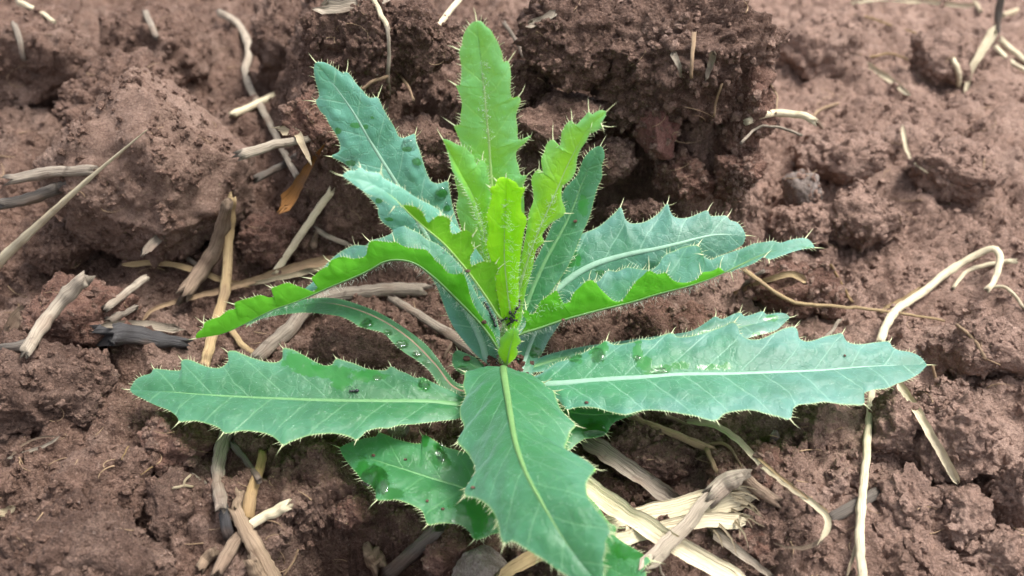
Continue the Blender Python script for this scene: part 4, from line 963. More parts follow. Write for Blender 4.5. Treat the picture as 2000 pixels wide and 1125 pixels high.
leaf('F', [(990, 755, 'z', -.1), (1070, 788, 'z', .0), (1130, 808, 'z', .1), (1190, 810, 'z', .1), (1255, 803, 'z', .0)],
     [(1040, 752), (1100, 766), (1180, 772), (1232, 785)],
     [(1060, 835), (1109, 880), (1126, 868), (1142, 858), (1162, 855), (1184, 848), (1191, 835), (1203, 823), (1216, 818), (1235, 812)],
     .8, -.9, ('leaf_shaded', 'leaf_under'), 'midrib', .10, wet=[(1160, 838, (24, 16))],
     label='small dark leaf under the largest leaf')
leaf('G', [(1000, 730, 'z', .0), (1100, 700, 'z', .2), (1250, 675, 'z', .3), (1400, 648, 'z', .4), (1480, 632, 'z', .4), (1543, 620, 'z', .35)],
     [(1050, 700), (1120, 680), (1200, 668), (1287, 656), (1351, 646), (1371, 635), (1387, 624), (1397, 618), (1409, 623), (1433, 613), (1446, 610), (1453, 617), (1471, 613), (1491, 608), (1496, 614), (1518, 611), (1535, 613)],
     [(1080, 725), (1150, 722), (1250, 705), (1380, 685), (1480, 655), (1516, 645), (1530, 633)],
     .8, -1.0, ('leaf_blue', 'leaf_under'), 'midrib', .10, wet=[(1505, 622, (14, 6)), (1490, 655, (25, 8)), (1385, 655, (25, 10))],
     label='leaf half hidden behind the largest leaf')
leaf('H', [(1012, 742, 'z', .1), (1026, 700, 'z', .25), (1046, 650, 'z', .4), (1075, 600, 'z', .5), (1112, 545, 'z', .4)],
     [(1003, 725), (1005, 690), (1020, 640), (1055, 580)],
     [(1040, 733), (1052, 703), (1062, 685), (1071, 666), (1083, 648), (1110, 602), (1118, 565)],
     .1, -.1, ('leaf_blue', 'leaf_under'), 'midrib_pale', .10, wet=[(1046, 688, (13, 12))],
     label='small leaf rising behind the stem beneath the folded leaf')
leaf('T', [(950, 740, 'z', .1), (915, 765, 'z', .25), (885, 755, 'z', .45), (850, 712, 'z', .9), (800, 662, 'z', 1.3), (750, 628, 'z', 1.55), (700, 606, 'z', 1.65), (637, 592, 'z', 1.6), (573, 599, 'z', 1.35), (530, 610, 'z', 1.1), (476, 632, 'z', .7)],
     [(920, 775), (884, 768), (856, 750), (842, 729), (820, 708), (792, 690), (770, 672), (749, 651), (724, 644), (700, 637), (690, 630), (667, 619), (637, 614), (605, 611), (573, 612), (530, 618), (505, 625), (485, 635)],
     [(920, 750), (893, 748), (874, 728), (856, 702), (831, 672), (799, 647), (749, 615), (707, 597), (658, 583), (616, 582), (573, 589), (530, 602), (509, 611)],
     -.8, .9, ('leaf_shaded', 'leaf_shaded'), 'rhizome', .045, bulge=-.05, pucker=.02, wet=[(716, 632, (12, 9)), (757, 650, (10, 6)), (784, 673, (13, 9)), (815, 692, (10, 8)), (832, 712, (9, 7))], spine=.6, hairs=40,
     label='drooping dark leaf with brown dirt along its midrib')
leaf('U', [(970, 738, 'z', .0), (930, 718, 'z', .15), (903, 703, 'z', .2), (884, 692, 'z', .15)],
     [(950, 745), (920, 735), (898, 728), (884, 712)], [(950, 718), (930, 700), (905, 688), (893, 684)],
     -.8, .8, ('leaf_shaded', 'leaf_under'), 'midrib', .06, wet=[(905, 722, (10, 8))], spine=.7, label='short stunted leaf at the plant base')
leaf('N', [(985, 715, 'y', .2), (953, 702, 'y', .3), (943, 673, 'y', .6), (929, 639, 'y', .9), (899, 585, 'y', 1.3), (840, 475, 'y', 2.1), (778, 364, 'y', 2.8), (733, 292, 'y', 3.3), (686, 213, 'y', 3.7), (650, 163, 'y', 3.9), (616, 121, 'y', 4.0)],
     [(965, 715), (948, 708), (929, 692), (904, 664), (888, 643), (876, 620), (869, 602), (862, 583), (853, 560), (844, 544), (820, 512), (795, 482), (765, 448), (746, 433), (739, 420), (737, 405), (727, 392), (714, 380), (696, 350), (678, 324), (662, 314), (647, 305), (662, 296), (664, 285), (660, 271), (651, 255), (642, 241), (635, 227), (626, 218), (618, 203), (616, 197), (623, 189), (620, 171), (615, 153), (613, 134)],
     [(985, 690), (975, 640), (955, 570), (930, 510), (900, 450), (887, 414), (883, 397), (880, 380), (878, 370), (875, 353), (865, 356), (854, 358), (842, 353), (835, 340), (829, 324), (824, 307), (819, 291), (813, 275), (811, 261), (799, 265), (788, 269), (779, 266), (774, 255), (765, 239), (755, 223), (749, 212), (743, 199), (737, 189), (727, 191), (720, 189), (708, 176), (695, 162), (687, 150), (677, 140), (669, 142), (658, 135), (646, 127), (630, 121)],
     .05, -.15, ('leaf_lightened', 'leaf_under'), 'midrib_pale', .17, nv=20, wet=[(695, 245, (11.5, 5.4)), (712, 248, (7.2, 4.8)), (727, 230, (4.3, 2.4)), (659, 255, (6.5, 6.0)), (796, 291, (10.1, 4.8)), (815, 316, (8.6, 7.2)), (685, 318, (10.1, 5.4)), (862, 378, (11.5, 8.4)), (873, 406, (7.2, 5.4)), (740, 392, (6.5, 4.8)), (760, 428, (8.6, 4.2))],
     label='long blue green leaf leaning back over the hollow, dotted with drops')
leaf('M', [(1005, 650, 'y', .4), (1022, 610, 'y', .9), (1060, 520, 'y', 1.8), (1112, 423, 'y', 2.7), (1134, 366, 'y', 3.1), (1150, 328, 'y', 3.3), (1173, 284, 'y', 3.5)],
     [(1015, 580), (1035, 530), (1060, 480), (1085, 420), (1103, 368), (1126, 343), (1141, 308), (1158, 290)],
     [(1060, 590), (1110, 520), (1139, 452), (1147, 435), (1154, 416), (1160, 392), (1168, 365), (1176, 346), (1176, 324), (1181, 306), (1178, 290)],
     .1, -.1, ('leaf_low', 'leaf_under'), 'midrib', .10, wet=[(1140, 400, (10, 20))], label='darker leaf standing behind the light green one')
leaf('I', [(1000, 662, 'z', 1.1), (1022, 628, 'z', 1.6), (1043, 603, 'z', 1.9), (1092, 561, 'z', 2.4), (1128, 534, 'z', 2.75), (1160, 517, 'z', 3.0), (1192, 506, 'z', 3.15), (1235, 495, 'z', 3.35), (1277, 487, 'z', 3.5), (1320, 477, 'z', 3.65), (1396, 459, 'z', 3.8), (1457, 460, 'z', 3.7)],
     [(1012, 620), (1017, 593), (1032, 559), (1045, 525), (1062, 499), (1079, 478), (1094, 461), (1106, 447), (1113, 455), (1121, 460), (1143, 454), (1166, 444), (1185, 430), (1202, 414), (1212, 404), (1217, 414), (1221, 427), (1230, 435), (1252, 435), (1271, 427), (1288, 414), (1304, 397), (1308, 410), (1316, 423), (1333, 426), (1349, 423), (1366, 416), (1382, 411), (1387, 421), (1404, 421), (1420, 422), (1426, 430), (1439, 434), (1449, 444)],
     [(1030, 640), (1060, 632), (1100, 612), (1200, 575), (1280, 545), (1350, 520), (1415, 496), (1436, 487), (1451, 477)],
     .45, .05, ('leaf_blue', 'leaf_under'), 'midrib_pale', .18, nv=20, wet=[(1100, 462, (13, 9)), (1070, 508, (11, 20)), (1090, 478, (10, 12)), (1095, 500, (8, 14)), (1112, 514, (18, 8)), (1128, 508, (7, 14)), (1175, 532, (14, 5)), (1083, 545, (10, 9)), (1040, 580, (14, 22))],
     label='broad blue green leaf lying behind the folded one')
leaf('K', [(978, 690, 'z', .7), (957, 657, 'z', 1.2), (938, 632, 'z', 1.6), (915, 608, 'z', 2.05), (892, 585, 'z', 2.5), (869, 562, 'z', 2.95), (846, 541, 'z', 3.3), (816, 518, 'z', 3.65), (795, 510, 'z', 3.75), (769, 508, 'z', 3.75), (746, 514, 'z', 3.6), (724, 527, 'z', 3.35), (692, 542, 'z', 3.05), (650, 559, 'z', 2.7), (586, 587, 'z', 2.15), (530, 607, 'z', 1.75), (476, 634, 'z', 1.25), (437, 651, 'z', .95), (382, 661, 'z', .75)],
     [(962, 648), (948, 629), (929, 602), (918, 576), (911, 548), (903, 532), (895, 535), (876, 533), (863, 518), (852, 510), (842, 497), (831, 487), (822, 486), (803, 484), (786, 480), (771, 471), (763, 473), (746, 471), (723, 471), (718, 482), (714, 499), (692, 505), (669, 501), (650, 507), (643, 511), (641, 519), (628, 525), (616, 536), (608, 544), (618, 551), (620, 561), (612, 569), (597, 564), (580, 558), (562, 552), (543, 558), (529, 563), (535, 570), (535, 578), (526, 581), (509, 576), (490, 581), (471, 586), (457, 593), (460, 602), (445, 606), (428, 619), (413, 623), (397, 632), (398, 638), (384, 652)],
     [(975, 640), (940, 590), (900, 520), (860, 480), (831, 465), (820, 456), (799, 446), (782, 437), (768, 438), (766, 452), (745, 464), (722, 471), (716, 478), (693, 478), (678, 484), (662, 494), (645, 508), (600, 560), (540, 592), (480, 618), (430, 642)],
     -.18, [(0, .5), (.6, .6), (1, .3)], ('leaf_top', 'leaf_under'), 'midrib_young', .10, bulge=-.03, hairs=220, label='arching leaf drooping past the thick twig, bright green below')
leaf('J', [(993, 672, 'z', .9), (1012, 655, 'z', 1.2), (1056, 640, 'z', 1.45), (1100, 625, 'z', 1.75), (1170, 606, 'z', 2.15), (1235, 590, 'z', 2.5), (1288, 574, 'z', 2.85), (1349, 558, 'z', 3.2), (1392, 543, 'z', 3.45), (1425, 528, 'z', 3.7), (1460, 511, 'z', 3.95), (1500, 494, 'z', 4.2), (1550, 483, 'z', 4.35), (1592, 484, 'z', 4.3)],
     [(1005, 630), (1040, 590), (1100, 560), (1150, 550), (1168, 548), (1187, 527), (1205, 529), (1224, 521), (1251, 525), (1273, 525), (1286, 516), (1294, 502), (1303, 495), (1316, 490), (1336, 482), (1363, 479), (1370, 489), (1373, 499), (1388, 507), (1402, 501), (1419, 495), (1436, 489), (1462, 480), (1473, 475), (1496, 472), (1510, 470), (1524, 474), (1545, 468), (1573, 465), (1584, 472)],
     [(1003, 664), (999, 641), (1010, 644), (1022, 634), (1021, 611), (1027, 604), (1036, 613), (1045, 611), (1054, 590), (1073, 576), (1087, 567), (1092, 580), (1100, 592), (1111, 590), (1119, 574), (1132, 561), (1149, 547), (1162, 550), (1170, 561), (1185, 576), (1200, 588), (1215, 587), (1226, 572), (1241, 551), (1256, 538), (1267, 528), (1284, 535), (1301, 532), (1307, 540), (1318, 549), (1337, 552), (1349, 550), (1362, 544), (1370, 533), (1392, 529), (1405, 522), (1413, 529), (1426, 532), (1438, 526), (1456, 521), (1477, 512), (1492, 502), (1502, 507), (1524, 501), (1545, 493), (1573, 486)],
     [(0, .4), (.7, .5), (1, .8)], [(0, -.18), (.72, -.18), (.8, -.9), (1, -.9)], ('leaf_top', 'leaf_under'), 'midrib_young', .10, bulge=-.03, hairs=260, wet=[(1300, 545, (8, 4))],
     label='folded leaf with bright green underside and hairy keel')
leaf('O', [(1000, 625, 'y', .15), (1000, 600, 'y', .2), (980, 500, 'y', .5), (968, 420, 'y', .8), (960, 360, 'y', 1.0), (957, 307, 'y', 1.2), (953, 253, 'y', 1.35), (949, 215, 'y', 1.45), (946, 180, 'y', 1.55), (940, 130, 'y', 1.7), (935, 85, 'y', 1.8), (930, 40, 'y', 1.9)],
     [(990, 605), (960, 560), (935, 520), (915, 480), (900, 442), (891, 405), (895, 380), (888, 350), (890, 310), (899, 280), (893, 262), (887, 245), (898, 243), (899, 227), (902, 208), (900, 191), (894, 176), (890, 165), (897, 167), (900, 153), (901, 130), (898, 112), (897, 96), (901, 91), (903, 77), (907, 64), (912, 55), (920, 46)],
     [(1006, 600), (1015, 520), (1024, 450), (1024, 400), (1023, 362), (1029, 343), (1018, 342), (1013, 324), (1008, 307), (1010, 294), (1027, 278), (1038, 264), (1018, 273), (1012, 271), (1011, 250), (1008, 227), (1012, 212), (1017, 198), (1014, 188), (1001, 191), (997, 175), (998, 148), (996, 130), (992, 119), (984, 120), (981, 105), (976, 91), (971, 80), (964, 68), (958, 58), (949, 51), (940, 42)],
     -.15, -.15, ('young_top', 'young_under'), 'midrib_heart', .11, nv=20, pucker=.05, label='tall upright leaf at the back of the heart')
leaf('S', [(1002, 652, 'y', .0), (1006, 605, 'y', .05), (1015, 560, 'y', .15), (1030, 510, 'y', .3), (1050, 455, 'y', .5), (1070, 410, 'y', .7), (1090, 365, 'y', .85), (1105, 330, 'y', 1.0), (1125, 290, 'y', 1.1), (1150, 250, 'y', 1.2), (1185, 217, 'y', 1.3)],
     [(1004, 590), (1007, 576), (1014, 524), (1027, 457), (1033, 416), (1042, 390), (1040, 369), (1038, 349), (1044, 337), (1053, 330), (1060, 339), (1057, 317), (1058, 305), (1062, 299), (1065, 287), (1070, 278), (1080, 272), (1086, 280), (1089, 289), (1093, 285), (1096, 267), (1097, 257), (1101, 250), (1106, 242), (1116, 235), (1121, 243), (1126, 243), (1134, 235), (1143, 226), (1150, 218), (1156, 223), (1163, 219), (1172, 215)],
     [(1016, 630), (1022, 595), (1028, 565), (1040, 524), (1048, 487), (1063, 472), (1059, 461), (1074, 438), (1104, 416), (1097, 387), (1099, 365), (1115, 351), (1124, 335), (1127, 310), (1134, 292), (1145, 276), (1152, 262), (1163, 257), (1178, 246), (1174, 242), (1182, 228)],
     -.3, -.15, ('young_bright', 'young_under'), 'midrib_heart', .08, pucker=.05, hairs=60, label='light green lobed leaf with long pale spines')
leaf('Q', [(1000, 650, 'y', -.1), (996, 610, 'y', -.1), (980, 570, 'y', .0), (958, 510, 'y', .1), (945, 450, 'y', .2), (930, 400, 'y', .35), (918, 370, 'y', .45), (898, 335, 'y', .55), (880, 300, 'y', .6), (864, 271, 'y', .6)],
     [(985, 630), (968, 592), (950, 545), (942, 508), (941, 490), (937, 456), (929, 435), (923, 405), (914, 385), (903, 363), (892, 347), (884, 335), (879, 314), (874, 298), (868, 280)],
     [(999, 600), (985, 550), (972, 480), (965, 420), (957, 369), (955, 351), (953, 335), (950, 321), (942, 311), (936, 316), (934, 322), (928, 315), (926, 305), (917, 296), (908, 287), (896, 283), (885, 278), (875, 273)],
     -.5, -.25, ('young_bright', 'young_under'), 'midrib_heart', .07, pucker=.05, hairs=80, label='small folded leaf in front of the tall one')
leaf('R', [(998, 655, 'y', -.15), (998, 620, 'y', -.28), (992, 575, 'y', -.28), (985, 500, 'y', -.2), (986, 440, 'y', -.1), (988, 390, 'y', .0), (988, 346, 'y', .1)],
     [(984, 640), (977, 605), (970, 570), (965, 532), (959, 509), (950, 479), (955, 449), (950, 423), (957, 397), (960, 380), (955, 366), (967, 362), (969, 352), (979, 346)],
     [(1008, 640), (1012, 605), (1013, 570), (1013, 532), (1017, 494), (1022, 457), (1029, 427), (1019, 412), (1019, 386), (1022, 378), (1027, 365), (1014, 366), (1009, 357), (998, 351)],
     -.45, -.45, ('heart_top', 'heart_top'), 'midrib_heart', .07, pucker=.06, hairs=220, spine=.45, sdens=.8, label='youngest yellow green leaf in the heart')
leaf('X', [(990, 712, 'y', -.20), (994, 688, 'y', -.42), (1000, 662, 'y', -.52), (1004, 640, 'y', -.60)],
     [(978, 700), (972, 684), (977, 676), (976, 662), (985, 654), (990, 645)], [(1004, 702), (1012, 688), (1009, 678), (1018, 668), (1013, 656), (1014, 646)],
     -.25, -.25, ('young_bright', 'young_under'), 'midrib_heart', .05, hairs=120, spine=.4, label='tiny ruffled leaf at the foot of the stem')
leaf('L', [(992, 665, 'y', -.15), (985, 630, 'y', -.3), (971, 614, 'y', -.35), (957, 592, 'y', -.45), (938, 564, 'y', -.6), (920, 539, 'y', -.7), (895, 508, 'y', -.85), (863, 473, 'y', -1.0), (831, 446, 'y', -1.15), (800, 418, 'y', -1.25), (770, 388, 'y', -1.35), (725, 358, 'y', -1.4), (668, 343, 'y', -1.4)],
     [(990, 618), (996, 608), (989, 597), (985, 572), (994, 556), (982, 546), (966, 544), (974, 525), (968, 513), (951, 510), (936, 512), (921, 518), (919, 501), (927, 486), (921, 473), (923, 458), (906, 448), (895, 454), (883, 456), (879, 442), (880, 429), (874, 424), (859, 420), (846, 427), (836, 435), (826, 415), (812, 404), (792, 400), (771, 404), (742, 388), (720, 380), (703, 369), (688, 358)],
     [(1000, 600), (960, 530), (925, 480), (890, 440), (850, 405), (814, 386), (786, 367), (769, 358), (747, 346), (743, 339), (731, 336), (716, 334), (703, 326), (694, 333), (680, 333)],
     [(0, -.2), (.6, -.2), (.85, -.5), (1, -.5)], [(0, .9), (.6, .8), (.8, .4), (1, .3)], ('leaf_lightened', 'young_under'), 'midrib_heart', .09, pucker=.03, hairs=90, spine=.8, label='young leaf curling out over the arching one')

def silk(key, pts, n, seed, ln=(.12, .35)):
    rs = np.random.RandomState(seed); V, Fs, o_ = [], [], 0
    for _ in range(n):
        q = rs.rand() * (len(pts) - 1); a = int(q); f = q - a
        px = pts[a][0] * (1 - f) + pts[a + 1][0] * f + rs.normal() * 5; py = pts[a][1] * (1 - f) + pts[a + 1][1] * f + rs.normal() * 5
        o = LEAF[key]; d = ray(px, py); d = d / np.linalg.norm(d)
        ok, l_, n_, _ = o.ray_cast(Vector(CAM * S), Vector(d))
        if not ok: continue
        b = np.array(l_) / S; n_ = np.array(n_); n_ = n_ if n_ @ d < 0 else -n_
        dr = unit((n_ * rs.uniform(.2, .8) + up * rs.uniform(.1, 1) + rt * rs.normal() * .7)[None])[0]
        L_ = rs.uniform(*ln); a1 = unit(np.cross(dr, d)[None])[0] * .0045; kk_ = rs.normal(size=3) * .04
        m = b + dr * L_ * .5 + kk_; e_ = b + dr * L_ - kk_ * .5
        c1 = np.cross(dr, a1)
        V += [b + a1, b - a1 * .5 + c1, b - a1 * .5 - c1, m + a1 * .8, m - a1 * .4 + c1 * .8, m - a1 * .4 - c1 * .8, e_]
        for r0 in range(3):
            r1 = (r0 + 1) % 3
            Fs += [(o_ + r0, o_ + r1, o_ + 3 + r1), (o_ + r0, o_ + 3 + r1, o_ + 3 + r0), (o_ + 3 + r0, o_ + 3 + r1, o_ + 6)]
        o_ += 7
    if V: tag(mesh_obj('hairs', np.array(V), np.array(Fs), M['hair'], LEAF[key]), kind='stuff')
bpy.context.view_layer.update()
silk('R', [(990, 400), (1000, 470), (1005, 560), (1003, 620)], 170, 1)
silk('Q', [(925, 400), (940, 450), (952, 510), (960, 560)], 200, 2)
silk('S', [(1020, 560), (1035, 500), (1060, 440), (1085, 380)], 120, 3)
silk('J', [(1030, 625), (1060, 600), (1100, 600)], 40, 4, (.1, .2))
silk('I', [(1030, 600), (1060, 560), (1090, 520)], 60, 5, (.08, .2))
silk('O', [(950, 120), (945, 200), (960, 280)], 120, 6, (.05, .14))

# stem
Ps = catmull(np.array([[0, .1, -1.2], [0, .05, 0], [.02, .05, .8], [.08, .1, 1.8], py_(1001, 605, .1)]), 40)
Vs, fq, ft = tube(Ps, np.interp(np.linspace(0, 1, 40), [0, .5, 1], [.24, .20, .15]), 14)
stem = mesh_obj('stem', Vs, tri(fq, ft), M['stem'], plant)
rs = np.random.RandomState(3)
V, Fs, o_ = [], [], 0
for _ in range(420):
    j = rs.randint(8, 39); a_ = rs.uniform(0, 6.283); rr = np.interp(j / 39, [0, .5, 1], [.24, .20, .15])
    b = Ps[j] + rr * .95 * np.array([math.cos(a_), math.sin(a_), 0]); dr = unit((np.array([math.cos(a_), math.sin(a_), rs.normal() * .6]) + rs.normal(size=3) * .35)[None])[0]
    ln = rs.uniform(.1, .28); a = unit(np.cross(dr, [.1, .2, .9])[None])[0] * .004; c = np.cross(dr, a)
    V += [b + a, b - a * .5 + c, b - a * .5 - c, b + dr * ln]
    Fs += [(o_, o_ + 1, o_ + 3), (o_ + 1, o_ + 2, o_ + 3), (o_ + 2, o_, o_ + 3)]; o_ += 4
tag(mesh_obj('hairs', np.array(V), np.array(Fs), M['hair'], stem), kind='stuff')

# ------------------------------------------------------------------ water drops on the leaves
bpy.context.view_layer.update(); dg = bpy.context.evaluated_depsgraph_get()
def leaf_hit(key, px, py):
    o = LEAF[key]; d = ray(px, py); d = d / np.linalg.norm(d)
    ok, l_, n_, _ = o.ray_cast(Vector(CAM * S), Vector(d))
    return (np.array(l_) / S, np.array(n_)) if ok else (None, None)
def water_drop(key, px, py, rx, ry, label, h=.45, seed=0, rot=0.0):
    rs = np.random.RandomState(seed + int(px) * 3 + int(py))
    c0, n0 = leaf_hit(key, px, py)
    if c0 is None: return
    if n0 @ (CAM - c0) < 0: n0 = -n0
    nr, na = 9, 28
    ph = rs.uniform(0, 6.28, 3)
    th = np.arange(na) * 2 * math.pi / na
    wob = 1 + .10 * np.sin(2 * th + ph[0]) + .07 * np.sin(3 * th + ph[1]) + .04 * np.sin(5 * th + ph[2])
    rad = np.sin(np.linspace(0, 1, nr) * math.pi / 2)
    top, bot = [], []
    rc = (rx + ry) / 2 * project(c0)[2] / F
    for i, r_ in enumerate(rad):
        for q in range(na):
            a = r_ * wob[q] * rx * math.cos(th[q]); b = r_ * wob[q] * ry * math.sin(th[q])
            X_ = px + a * math.cos(rot) - b * math.sin(rot); Y_ = py + a * math.sin(rot) + b * math.cos(rot)
            p, n_ = leaf_hit(key, X_, Y_)
            if p is None or np.linalg.norm(p - c0) > rc * 4:
                d = ray(X_, Y_); p = CAM + d * (((c0 - CAM) @ n0) / (d @ n0))
            top.append(p + n0 * (h * rc * math.sqrt(max(0, 1 - r_ ** 2)) + .004)); bot.append(p - n0 * .006)
    V = np.vstack([top, bot])
    f1 = grid_faces(nr, na, wrap=True); f2 = grid_faces(nr, na, nr * na, wrap=True, flip=True)
    q = np.arange(na); k0 = (nr - 1) * na
    rim = np.stack([k0 + q, k0 + (q + 1) % na, nr * na + k0 + (q + 1) % na, nr * na + k0 + q], 1)
    fa = np.vstack([f1[:, ::-1], f2[:, ::-1], rim[:, ::-1]])
    Vc = V - c0; tf_ = tri(fa)
    if np.sum(Vc[tf_[:, 0]] * np.cross(Vc[tf_[:, 1]], Vc[tf_[:, 2]])) < 0: fa = fa[:, ::-1]
    o = mesh_obj('water_drop', V, fa, M['water'], origin=c0)
    tag(o, label, 'water drop', 'water drops on the leaves')
DR = [
 ('C', 1123, 699, 12, 8, 'small drop at the edge of the largest leaf, next to a bigger one', .35),
 ('C', 1168, 695, 15, 14, 'round drop with a bright rim on the largest leaf near the stem', .45),
 ('C', 1245, 700, 7, 6, 'tiny drop beside the wet streak on the largest leaf', .5),
 ('C', 1288, 725, 20, 6, 'flat drop caught against the midrib of the largest leaf', .3),
 ('F', 1160, 840, 22, 15, 'big clear drop on the small dark leaf', .5),
 ('H', 1046, 688, 12, 10, 'drop on the small leaf behind the stem', .4),
 ('B', 829, 752, 12, 10, 'drop near the stem end of the midge leaf', .45),
 ('B', 737, 738, 10, 5, 'flat drop near the notched margin of the midge leaf', .35),
 ('T', 716, 632, 11, 8, 'drop on the crest of the drooping dark leaf', .45),
 ('T', 757, 651, 8, 5, 'second drop down the drooping dark leaf', .45),
 ('T', 784, 674, 12, 8, 'third and widest drop down the drooping dark leaf', .45),
 ('T', 815, 692, 9, 6, 'lowest drop on the drooping dark leaf', .45),
 ('U', 905, 722, 9, 7, 'drop on the short stunted leaf', .45),
 ('N', 862, 378, 14, 12, 'round drop in the lowest lobe of the leaning back leaf', .4),
 ('N', 873, 405, 9, 9, 'small round drop just below the lowest lobe drop', .45),
 ('N', 815, 314, 11, 11, 'drop on the margin of the leaning back leaf, below the tooth', .45),
 ('N', 798, 284, 15, 12, 'flat drop filling the middle tooth of the leaning back leaf', .25),
 ('N', 683, 314, 18, 10, 'long drop on the pointed lobe of the leaning back leaf', .3),
 ('D', 733, 938, 26, 30, 'wide flat film drop on the low dark pointed leaf', .12),
 ('D', 722, 928, 5, 4, 'tiny bead beside the wide film drop on the low dark leaf', .5),
 ('D', 752, 926, 4, 3, 'tiny bead above the wide film drop on the low dark leaf', .5),
 ('D', 862, 885, 12, 18, 'film drop under the twisted tooth of the low dark leaf', .15),
 ('I', 1070, 508, 9, 16, 'tall drop at the stem side margin of the broad leaf', .3),
 ('I', 1112, 508, 12, 12, 'ring shaped drop on the broad leaf', .25),
 ('I', 1175, 532, 14, 4, 'thin drop below the midrib of the broad leaf', .3),
]
for (k_, a, b, rx, ry, lab, h) in DR: water_drop(k_, a, b, rx, ry, lab, h * .68)

# ------------------------------------------------------------------ insects
def insect(px, py, key, length, ang, label, group, long_legs=False):
    """one continuous mesh: abdomen, waist, thorax, head, six legs, two antennae"""
    rs = np.random.RandomState(int(px * 7 + py))
    p, n_ = leaf_hit(key, px, py) if key in LEAF else (None, None)
    if p is None:
        d = ray(px, py); p = CAM + d * (hit_depth(px, py)); n_ = -unit(d[None])[0]
    if n_ @ (CAM - p) < 0: n_ = -n_
    a = unit((rt * math.cos(ang) - up * math.sin(ang))[None])[0]; a = unit((a - n_ * (a @ n_))[None])[0]; b = np.cross(n_, a)
    Lh = length
    s = np.array([0, .04, .14, .28, .42, .5, .56, .64, .72, .77, .82, .9, .97, 1.0]); r = np.array([.01, .07, .125, .14, .09, .035, .07, .10, .075, .04, .08, .10, .06, .01]) * Lh * 1.35
    c = p + n_ * .17 * Lh
    Pb = c + a[None] * ((s - .5) * Lh)[:, None]
    V, fq, ft = tube(Pb, r, 8, upv=n_)
    Vs, Ts = [V], [tri(fq, ft)]; off = len(V)
    def limb(pts, w):
        nonlocal off
        v, q, t_ = tube(np.array(pts), w, 4, upv=n_); Vs.append(v); Ts.append(tri(q, t_) + off); off += len(v)
    k = 1.5 if long_legs else 1.0
    for sgn in (-1, 1):
        for q, sh in ((-.02, -.28), (.10, .02), (.2, .30)):
            r0 = c + a * (q * Lh) + b * sgn * .06 * Lh
            kn = r0 + b * sgn * .24 * Lh * k + a * sh * .45 * Lh + n_ * .10 * Lh
            ft_ = p + b * sgn * .42 * Lh * k + a * (q + sh * 1.1) * Lh + n_ * .01
            limb([r0, kn, ft_], .018 * Lh)
        limb([c + a * .46 * Lh + b * sgn * .03 * Lh, c + a * .62 * Lh + b * sgn * .12 * Lh + n_ * .08 * Lh, c + a * .78 * Lh + b * sgn * .16 * Lh], .012 * Lh)
    o = mesh_obj('insect', np.vstack(Vs), np.vstack(Ts), M['insect'], origin=p)
    tag(o, label, 'insect', group)
insect(692, 765, 'B', .30, 3.0, 'black midge standing on the long leaf by its midrib', 'insects on the plant', True)
insect(1026, 456, 'S', .26, 2.2, 'single black ant climbing the light green lobed leaf', 'insects on the plant')
for (a, b, g) in [(1000, 612, 1.1), (1008, 606, 2.0), (1014, 592, 1.5), (1003, 622, .4), (1012, 620, 2.6), (1010, 630, 1.0), (996, 628, 2.2), (985, 622, 2.4), (1006, 636, .2)]:
    insect(a, b, 'J' if a > 1004 else 'R', .29, g, 'black ant in the dense cluster at the foot of the heart leaves', 'ant cluster at the foot of the heart')
for (a, b, g) in [(950, 596, 2.1), (955, 607, 2.0), (961, 620, 2.1), (965, 632, 1.9)]:
    insect(a, b, 'K', .28, -g, 'black ant in the file along the base of the arching leaf', 'file of ants on the arching leaf')

# ------------------------------------------------------------------ soil crumbs lying on the leaves
def leaf_crumb(px, py, key, r, label):
    p, n_ = leaf_hit(key, px, py)
    if p is None: return
    if n_ @ (CAM - p) < 0: n_ = -n_
    g, f = clod_geom((r, r * .8, r * .7), int(px + py), 3, 5, .1, .8)
    tag(mesh_obj('soil_crumb', g + p + n_ * r * .45, f, M['soil_red'], origin=p), label, 'soil crumb', 'soil crumbs on the leaves')
for (a, b, k_, r, lab) in [(1649, 695, 'C', .05, 'soil crumb toward the tip of the largest leaf'), (1146, 787, 'C', .06, 'soil crumb near the lower margin of the largest leaf'),
    (730, 890, 'D', .06, 'pale crumb beside the midrib of the low dark leaf'), (792, 898, 'D', .05, 'crumb above the midrib of the low dark leaf'), (835, 979, 'D', .05, 'crumb below the midrib of the low dark leaf'),
    (865, 995, 'D', .05, 'crumb near the toothed margin of the low dark leaf'), (925, 953, 'A', .06, 'reddish crumb on the notch of the forward leaf'), (912, 702, 'U', .13, 'lump of soil on the short stunted leaf'),
    (1124, 432, 'M', .08, 'reddish crumb on the darker standing leaf'), (912, 528, 'L', .08, 'brown crumb on the keel of the curling young leaf'), (945, 628, 'K', .09, 'brown crumb on the arching leaf near the stem'), (1100, 624, 'J', .07, 'brown crumb on the hairy keel of the folded leaf')]:
    leaf_crumb(a, b, k_, r, lab)
# crumbs heaped against the stem
V, Fs, o_ = [], [], 0
rs = np.random.RandomState(12); tv, tf = ICO[2]
for _ in range(420):
    px = rs.normal(986, 18); py = rs.normal(712, 13); z = rs.uniform(-.05, .5)
    c = pz(px, py, z); r = rs.uniform(.03, .12)
    if math.hypot(c[0], c[1]) > .62: continue
    q = tv * r * (1 + .2 * rs.normal(size=(len(tv), 1))) + c
    V.append(q); Fs.append(tf + o_); o_ += len(tv)
tag(mesh_obj('stem_crumbs', np.vstack(V), np.vstack(Fs), M['soil_red'], smooth=False), 'fine soil crumbs heaped against the foot of the stem', 'soil crumbs', None, 'stuff')

